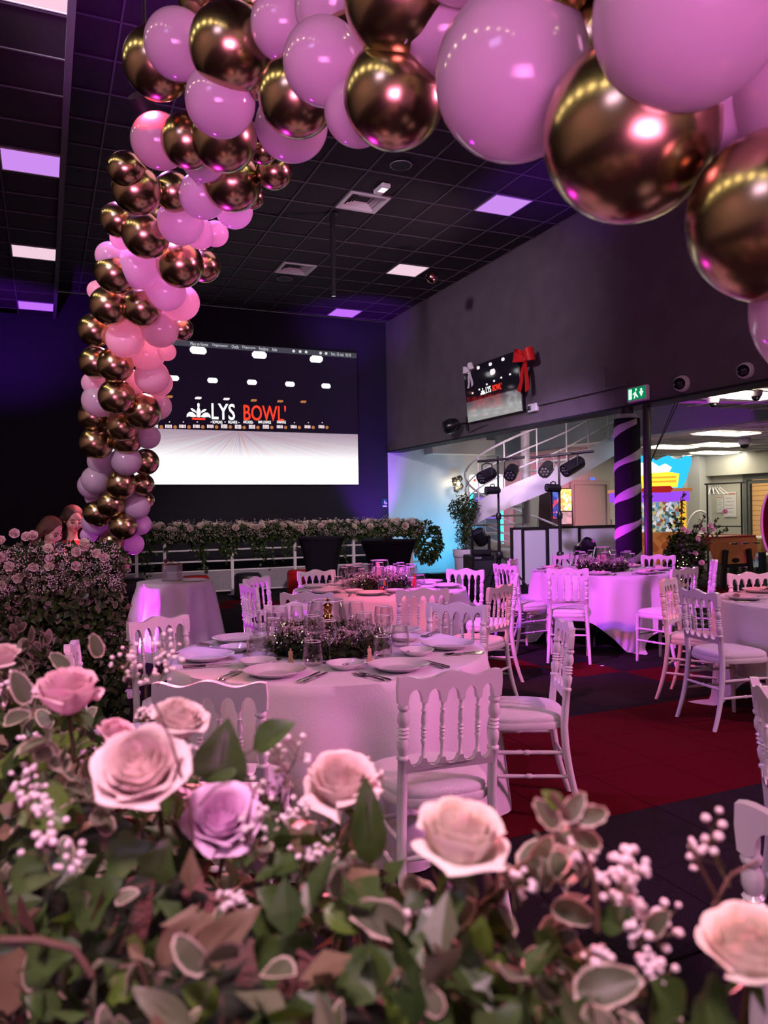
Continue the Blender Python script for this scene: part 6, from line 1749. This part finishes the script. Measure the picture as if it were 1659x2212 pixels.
# white arched ride behind the bush
q = pix(1512, 1130, 17.5)
r = empty('ride_on_toy', (q.x, q.y, 0), cam_rot, 'white arched children ride behind the rose bush', 'ride')
zz0 = pix(1512, 1160, 17.5).z; zz1 = pix(1512, 1104, 17.5).z
b = MB(); b.tube([(.32*math.cos(a), 0, zz0+(zz1-zz0)*math.sin(a)) for a in [PI*k/16 for k in range(17)]], .025, 8); b.build('hoop', M['white_pl'], r)
b = MB(); b.lathe([(.30, 0), (.36, .1), (.34, zz0-.1), (.24, zz0+.05), (.001, zz0+.1)], 24); b.build('body', M['white_pl'], r)
# dark red rounded machine at the right edge
q = pix(1676, 1130, 9.0)
r = empty('round_machine', (q.x, q.y, q.z), cam_rot, 'dark red rounded panel with pale rim cut by the right picture edge', 'machine')
b = MB(); b.lathe([(.40, -.03), (.40, .03)], 40, basis((0, -1, 0)) @ Matrix.Diagonal((.42, 1, 1))); b.build('panel', mat('dark_red_gloss', (.10, .006, .010), .2, 0, .1), r)
b = MB(); b.tube([(.42*.41*math.cos(2*PI*k/40), -.02, .41*math.sin(2*PI*k/40)) for k in range(40)], .016, 6, closed=True); b.build('rim', mat('pale_pink_rim', (.8, .5, .58), .3, 0, .03), r)
b = MB(); b.lathe([(.2, -q.z+.0), (.2, -q.z+.03), (.04, -q.z+.05), (.04, -.38)], 20); b.build('pedestal', M['black_metal'], r)
# ------------------------------------------------------------------ column, pipe, rose bush
q = wc((1357-829.5)/FPX*10.45, 10.45); zt4 = pix(1357, 905, 10.45).z
r = empty('wrapped_column', (q.x, q.y, 0), 0, 'round column wrapped in black fabric with spiralling tulle ribbon', 'column')
MB().lathe([(.172, 0), (.175, .02), (.172, zt4-.02), (.168, zt4)], 32).build('fabric_wrap', M['black_cloth'], r)
MB().lathe([(.085, zt4-.05), (.085, ZO-.03)], 24).build('steel_core', M['black_metal'], r)
tul = mat('white_tulle', (.80, .76, .82), .7, 0, .12, 40, alpha=.34)
MB().lathe([(.13, zt4-.05), (.15, zt4+.02), (.12, zt4+.06), (.09, zt4+.05)], 24, capb=False, capt=False).build('tulle_collar', tul, r)
b = MB(); vv = []; N_ = 150; turns = 5.6
for i in range(N_+1):
    t = i/N_; a = t*turns*2*PI+1.0; z = .05+(zt4-.10)*t
    w5 = .055+.015*math.sin(a*1.7)
    for rr, zz in ((.176, -w5), (.186, -w5*.4), (.183, w5*.3), (.177, w5)): vv.append(Vector((rr*math.cos(a), rr*math.sin(a), z+zz)))
ff = [(i*4+k, i*4+k+4, i*4+k+5, i*4+k+1) for i in range(N_) for k in range(3)]
b.add(vv, ff); b.build('tulle_ribbon', tul, r)
lp_ = q-RGT0*1.2-FWD*.35
spot('magenta_column_light', (lp_.x, lp_.y, .95), (q.x, q.y, 1.45), (.72, .03, 1), 190, 80, .8, .05)
q = wc((1400-829.5)/FPX*10.1, 10.1)
r = empty('drain_pipe', (q.x, q.y, 0), 0, 'slim black pipe post with wire braces beside the wrapped column', 'post')
MB().tube([(0, 0, 0), (0, 0, ZO-.02)], .052, 14).build('pipe', M['black_metal'], r)
for z in (.45, 1.6, ZO-.06): MB().lathe([(.056, z-.015), (.062, z-.01), (.062, z+.01), (.056, z+.015)], 16, capb=False, capt=False).build('collar', M['black_metal'], r)
for k in range(2): MB().tube([(.05, 0, 2.05), (.30+.05*k, -.2, ZO-.02)], .006, 5).build('wire_brace', M['black'], r)
q = wc((1478-829.5)/FPX*10.8, 10.8)
r = empty('rose_bush', (q.x, q.y, 0), cam_rot, 'leafy pink rose arrangement on a stand right of the column', 'flower arrangement')
MB().lathe([(.16, 0), (.18, .03), (.14, .30), (.16, .34)], 20).build('pot', M['black'], r)
lv = MB(); random.seed(77)
def bz(v): return pix(1478, v, 10.8).z
def bxx(u): return (u-1478)/FPX*10.8
for i in range(1700):
    n = rnd3(); t = random.random()
    p_ = Vector((0, 0, bz(1205)))+Vector((n.x*.29, n.y*.24, n.z*.36))*random.random()**.35
    leaf4(lv, p_, rnd3()+Vector((0, 0, -.1)), rnd3()+n, random.uniform(.05, .085), .34)
tips = [(1455, 1105), (1470, 1075), (1480, 1065), (1475, 1120), (1450, 1130), (1530, 1115), (1545, 1140), (1515, 1125), (1555, 1120), (1570, 1145), (1440, 1160), (1530, 1190), (1515, 1165), (1495, 1140)]
sb = MB()
for u, v in tips:
    e_ = Vector((bxx(u), random.uniform(-.1, .1), bz(v))); b0 = Vector((e_.x*.3, 0, bz(1190)))
    m_ = (e_+b0)/2+Vector((random.uniform(-.05, .05), 0, .05)); sb.tube([b0, m_, e_], .006, 4, False)
    for k in range(16):
        t = .3+.7*k/15; p_ = b0.lerp(m_, t*2) if t < .5 else m_.lerp(e_, t*2-1)
        leaf4(lv, p_, rnd3()+Vector((0, 0, .2)), rnd3(), random.uniform(.045, .075), .34)
lv.build('leaves', M['leaf'], r, False)['kind'] = 'stuff'; sb.build('branches', M['stem'], r)['kind'] = 'stuff'
for u, v in ((1461, 1144), (1470, 1149), (1502, 1145), (1518, 1138), (1523, 1145), (1550, 1108), (1490, 1165), (1500, 1215), (1485, 1195)):
    put_rose('p', (bxx(u), -.22, bz(v)), (random.uniform(-.4, .4), -1, .5), .038, r)
fb = MB()
for i in range(26): octa(fb, Vector((random.uniform(-.2, .05), -.25+random.uniform(-.05, .05), bz(random.uniform(1200, 1250)))), .006)
fb.build('fairy_lights', M['fairy'], r, False)['kind'] = 'stuff'

p = wc(.26, 6.78, ZT+.002)
r = empty('red_bottle', p, 0, 'small red bottle right of the flowers on the middle table', 'bottle')
MB().lathe([(.018, 0), (.020, .004), (.020, .085), (.010, .105), (.008, .125)], 14).build('flask', mat('red_glass', (.55, .01, .03), .1, 0, .03, coat=.5), r)
MB().lathe([(.010, .124), (.010, .142)], 12).build('cap', M['gold'], r)
for u, v, rz, lb in ((1301, 1438, .3, 'tiny white paper scrap on a red carpet tile'), (1407, 1383, 1.2, 'tiny white paper scrap on the dark carpet below the far right table')):
    q = onz(u, v, .004)
    o = MB().prism([(-.02, -.012), (.018, -.016), (.024, .006), (.004, .014), (-.022, .010)], 0, .002, Matrix.Rotation(PI/2, 3, 'X')).build('paper_scrap', M['white_pl'], None, False, loc=q, rot=(0, 0, rz)); tag(o, lb, 'paper')
q = onz(985, 1246, .006); e_ = onz(925, 1238, .006)
b = MB(); b.tube([Vector((0, 0, 0)), (e_-q)*.3+Vector((.1, -.12, 0)), (e_-q)*.6+Vector((0, .1, 0)), e_-q], .007, 6); o = b.build('floor_cable', M['black'], None, loc=q); tag(o, 'thin black cable lying on the floor along the white wall', 'cable')
# ------------------------------------------------------------------ the two girls behind the hedge
M['skin'] = mat('skin', (.72, .42, .34), .5, 0, .04, 20, sss=.15)
M['hair1'] = mat('brown_hair', (.11, .045, .025), .5, 0, .3, 60, .5, 160); M['hair2'] = mat('dark_brown_hair', (.055, .025, .018), .5, 0, .3, 60, .5, 160)
M['lip'] = mat('lips', (.50, .15, .15), .5, 0, .0); M['brow'] = mat('brow', (.05, .025, .02), .7, 0, 0)
def remesh(mb, name, m_, parent, vox):
    me = mb.mesh(name, m_, True, 180); o = mesh_obj(name, me)
    md = o.modifiers.new('r', 'REMESH'); md.mode = 'VOXEL'; md.voxel_size = vox; md.use_smooth_shade = True
    sm = o.modifiers.new('s', 'SMOOTH'); sm.iterations = 4; sm.factor = .5
    dg = bpy.context.evaluated_depsgraph_get(); dg.update()
    n = bpy.data.meshes.new_from_object(o.evaluated_get(dg)); bpy.data.objects.remove(o)
    n.shade_smooth()
    if not n.materials: n.materials.append(m_)
    return mesh_obj(name, n, parent)
def girl(loc, rz, H, pitch, hair, top_m, sleeve_m, label, arm_to):
    # local +x is where she faces; y is her left
    r = empty('person', loc, rz, label, 'person')
    s = H/1.50
    hc = Vector((.015, 0, H-.125*s)); hr = .098*s
    Rp = Matrix.Rotation(pitch, 3, 'Y')
    def HP(x, y, z): return hc+Rp @ (Vector((x, y, z))*hr)
    b = MB()
    b.ball(hc+Rp @ Vector((-.012*s, 0, .018*s)), hr, 20, 14, (1.0, .82, 1.02), Rp)             # skull
    b.ball(HP(.22, 0, -.42), hr*.72, 16, 12, (1.0, .86, 1.0), Rp)                               # jaw
    b.ball(HP(.52, 0, -.93), hr*.26, 10, 8)                                                      # chin
    b.tube([HP(.86, 0, .05), HP(1.03, 0, -.22), HP(1.10, 0, -.36), HP(.85, 0, -.42)], [hr*.09, hr*.12, hr*.15, hr*.09], 8)   # nose
    for k in (-1, 1):
        b.ball(HP(-.05, k*.84, -.12), hr*.2, 10, 8, (.7, .4, 1.1)); b.ball(HP(.62, k*.42, -.38), hr*.30, 10, 8)
    neck = Vector((-.01, 0, H-.27*s))
    b.tube([HP(-.1, 0, -.5), neck, Vector((-.02, 0, H-.33*s))], [.045*s, .042*s, .055*s], 12)
    b.lathe([(.05*s, H-.31*s), (.12*s, H-.36*s), (.125*s, H-.45*s), (.105*s, H-.62*s), (.125*s, H-.74*s), (.12*s, H-.80*s)], 18, Matrix.Diagonal((.72, 1.1, 1)))
    sh = [Vector((-.01, k*.135*s, H-.375*s)) for k in (-1, 1)]
    hands = []
    for k, shd in zip((-1, 1), sh):
        tgt = Vector(arm_to[0 if k < 0 else 1])*s; tgt.z += H
        el = (shd+tgt)/2+Vector((-.03, k*.05, -.06))*s
        b.tube([shd, el, tgt], [.042*s, .034*s, .024*s], 10)
        dr_ = (tgt-el).normalized(); b.ball(tgt+dr_*.035*s, .036*s, 10, 8, (1.1, .7, .9)); hands.append((tgt+dr_*.06*s, dr_, k))
        for f in range(4):
            o_ = Vector((0, (f-1.5)*.016*s, 0)); b.tube([tgt+dr_*.05*s+o_, tgt+dr_*(.085+.008*(f in (1, 2)))*s+o_+Vector((0, 0, -.01)), tgt+dr_*.10*s+o_+Vector((0, 0, -.025*s))], [.008*s]*3, 6)
        b.tube([tgt+dr_*.02*s, tgt+dr_*.045*s+Vector((0, -k*.035*s, 0)), tgt+dr_*.07*s+Vector((0, -k*.035*s, -.01))], [.009*s]*3, 6)
        hip = Vector((0, k*.065*s, H-.78*s)); kn = Vector((.02, k*.07*s, .42*s)); an = Vector((-.01, k*.07*s, .07*s))
        b.tube([hip, kn, an], [.068*s, .045*s, .03*s], 12); b.tube([an, Vector((.05, k*.07*s, .035)), Vector((.13*s, k*.075*s, .025))], [.032*s, .03*s, .022*s], 8)
    remesh(b, 'body', M['skin'], r, .0085)
    for k in (-1, 1):
        e_ = MB(); e_.ball(HP(.80, k*.34, -.06), hr*.15, 10, 8, (.6, 1.2, .62)); e_.build('eye', mat('eye_lid', (.40, .20, .16), .5, 0, 0), r)
        e_ = MB(); e_.tube([HP(.93, k*.18, -.08), HP(.91, k*.36, -.14), HP(.80, k*.52, -.08)], hr*.028, 5); e_.build('eyelash', M['brow'], r)
        e_ = MB(); e_.tube([HP(.95, k*.15, .16), HP(.93, k*.36, .22), HP(.80, k*.55, .14)], hr*.035, 5); e_.build('eyebrow', M['brow'], r)
    m_ = MB(); m_.ball(HP(.84, 0, -.66), hr*.13, 10, 6, (.6, 1.5, .5)); m_.build('mouth', M['lip'], r)
    hb = MB(); hb.ball(hc+Rp @ Vector((-.026*s, 0, .030*s)), hr*1.06, 20, 14, (1.0, .92, 1.0), Rp)
    for i in range(15):                      # locks down the back and sides
        a = PI*.5+PI*(i/14); y = math.sin(a); x = math.cos(a)
        t0 = HP(x*.9-.2, math.cos(PI*i/14)*.85, .2); e_ = Vector((-.10+.02*math.sin(i*2.1), math.cos(PI*i/14)*.105, 0))*s+Vector((0, 0, H-(.40+.05*math.sin(i*1.7))*s))
        m1 = (t0+e_)/2+Vector((-.03, math.cos(PI*i/14)*.03, 0))*s
        hb.tube([t0, m1, e_], [.030*s, .034*s, .012*s], 8)
    hb.ball(HP(-.6, 0, .95), hr*.26, 10, 8)
    remesh(hb, 'hair', hair, r, .010)
    MB().ball(HP(-.52, 0, .98), hr*.22, 10, 6, (1, 1.3, .5)).build('hair_tie', M['white_pl'], r)
    c = MB(); c.lathe([(.075*s, H-.315*s), (.14*s, H-.365*s), (.146*s, H-.45*s), (.125*s, H-.62*s), (.16*s, H-.80*s), (.22*s, H-1.05*s)], 24, Matrix.Diagonal((.76, 1.1, 1)), capb=False, capt=False)
    c.build('dress', top_m, r)
    for k, shd in zip((-1, 1), sh):
        tgt = Vector(arm_to[0 if k < 0 else 1])*s; tgt.z += H; el = (shd+tgt)/2+Vector((-.03, k*.05, -.06))*s
        c = MB(); c.tube([shd+Vector((0, -k*.02, .012)), shd.lerp(el, .5), el.lerp(tgt, .2)], [.056*s, .054*s, .048*s], 12, False); c.build('sleeve', sleeve_m, r)
    return r
pk1 = mat('pink_white_print', (.78, .62, .66), .8, 0, .35, 60); rd = mat('red_knit', (.55, .03, .04), .8, 0, .2, 60); wh = mat('white_knit', (.78, .68, .70), .8, 0, .06, 30)
def put_girl(u, v, d, face, H, **k):
    q = wc((u-829.5)/FPX*d, d); girl((q.x, q.y, 0), wang(*face), H, **k)
put_girl(108, 1140, 6.75, (.92, -.30), 1.45, pitch=.42, hair=M['hair1'], top_m=pk1, sleeve_m=pk1, label='younger girl in pink printed top looking down, behind the hedge', arm_to=((.30, -.10, -.52), (.28, .10, -.55)))
put_girl(157, 1120, 7.35, (.66, -.75), 1.555, pitch=.25, hair=M['hair2'], top_m=rd, sleeve_m=wh, label='taller girl with dark hair and red top beside the balloon arch', arm_to=((.26, -.06, -.50), (.24, .20, -.46)))
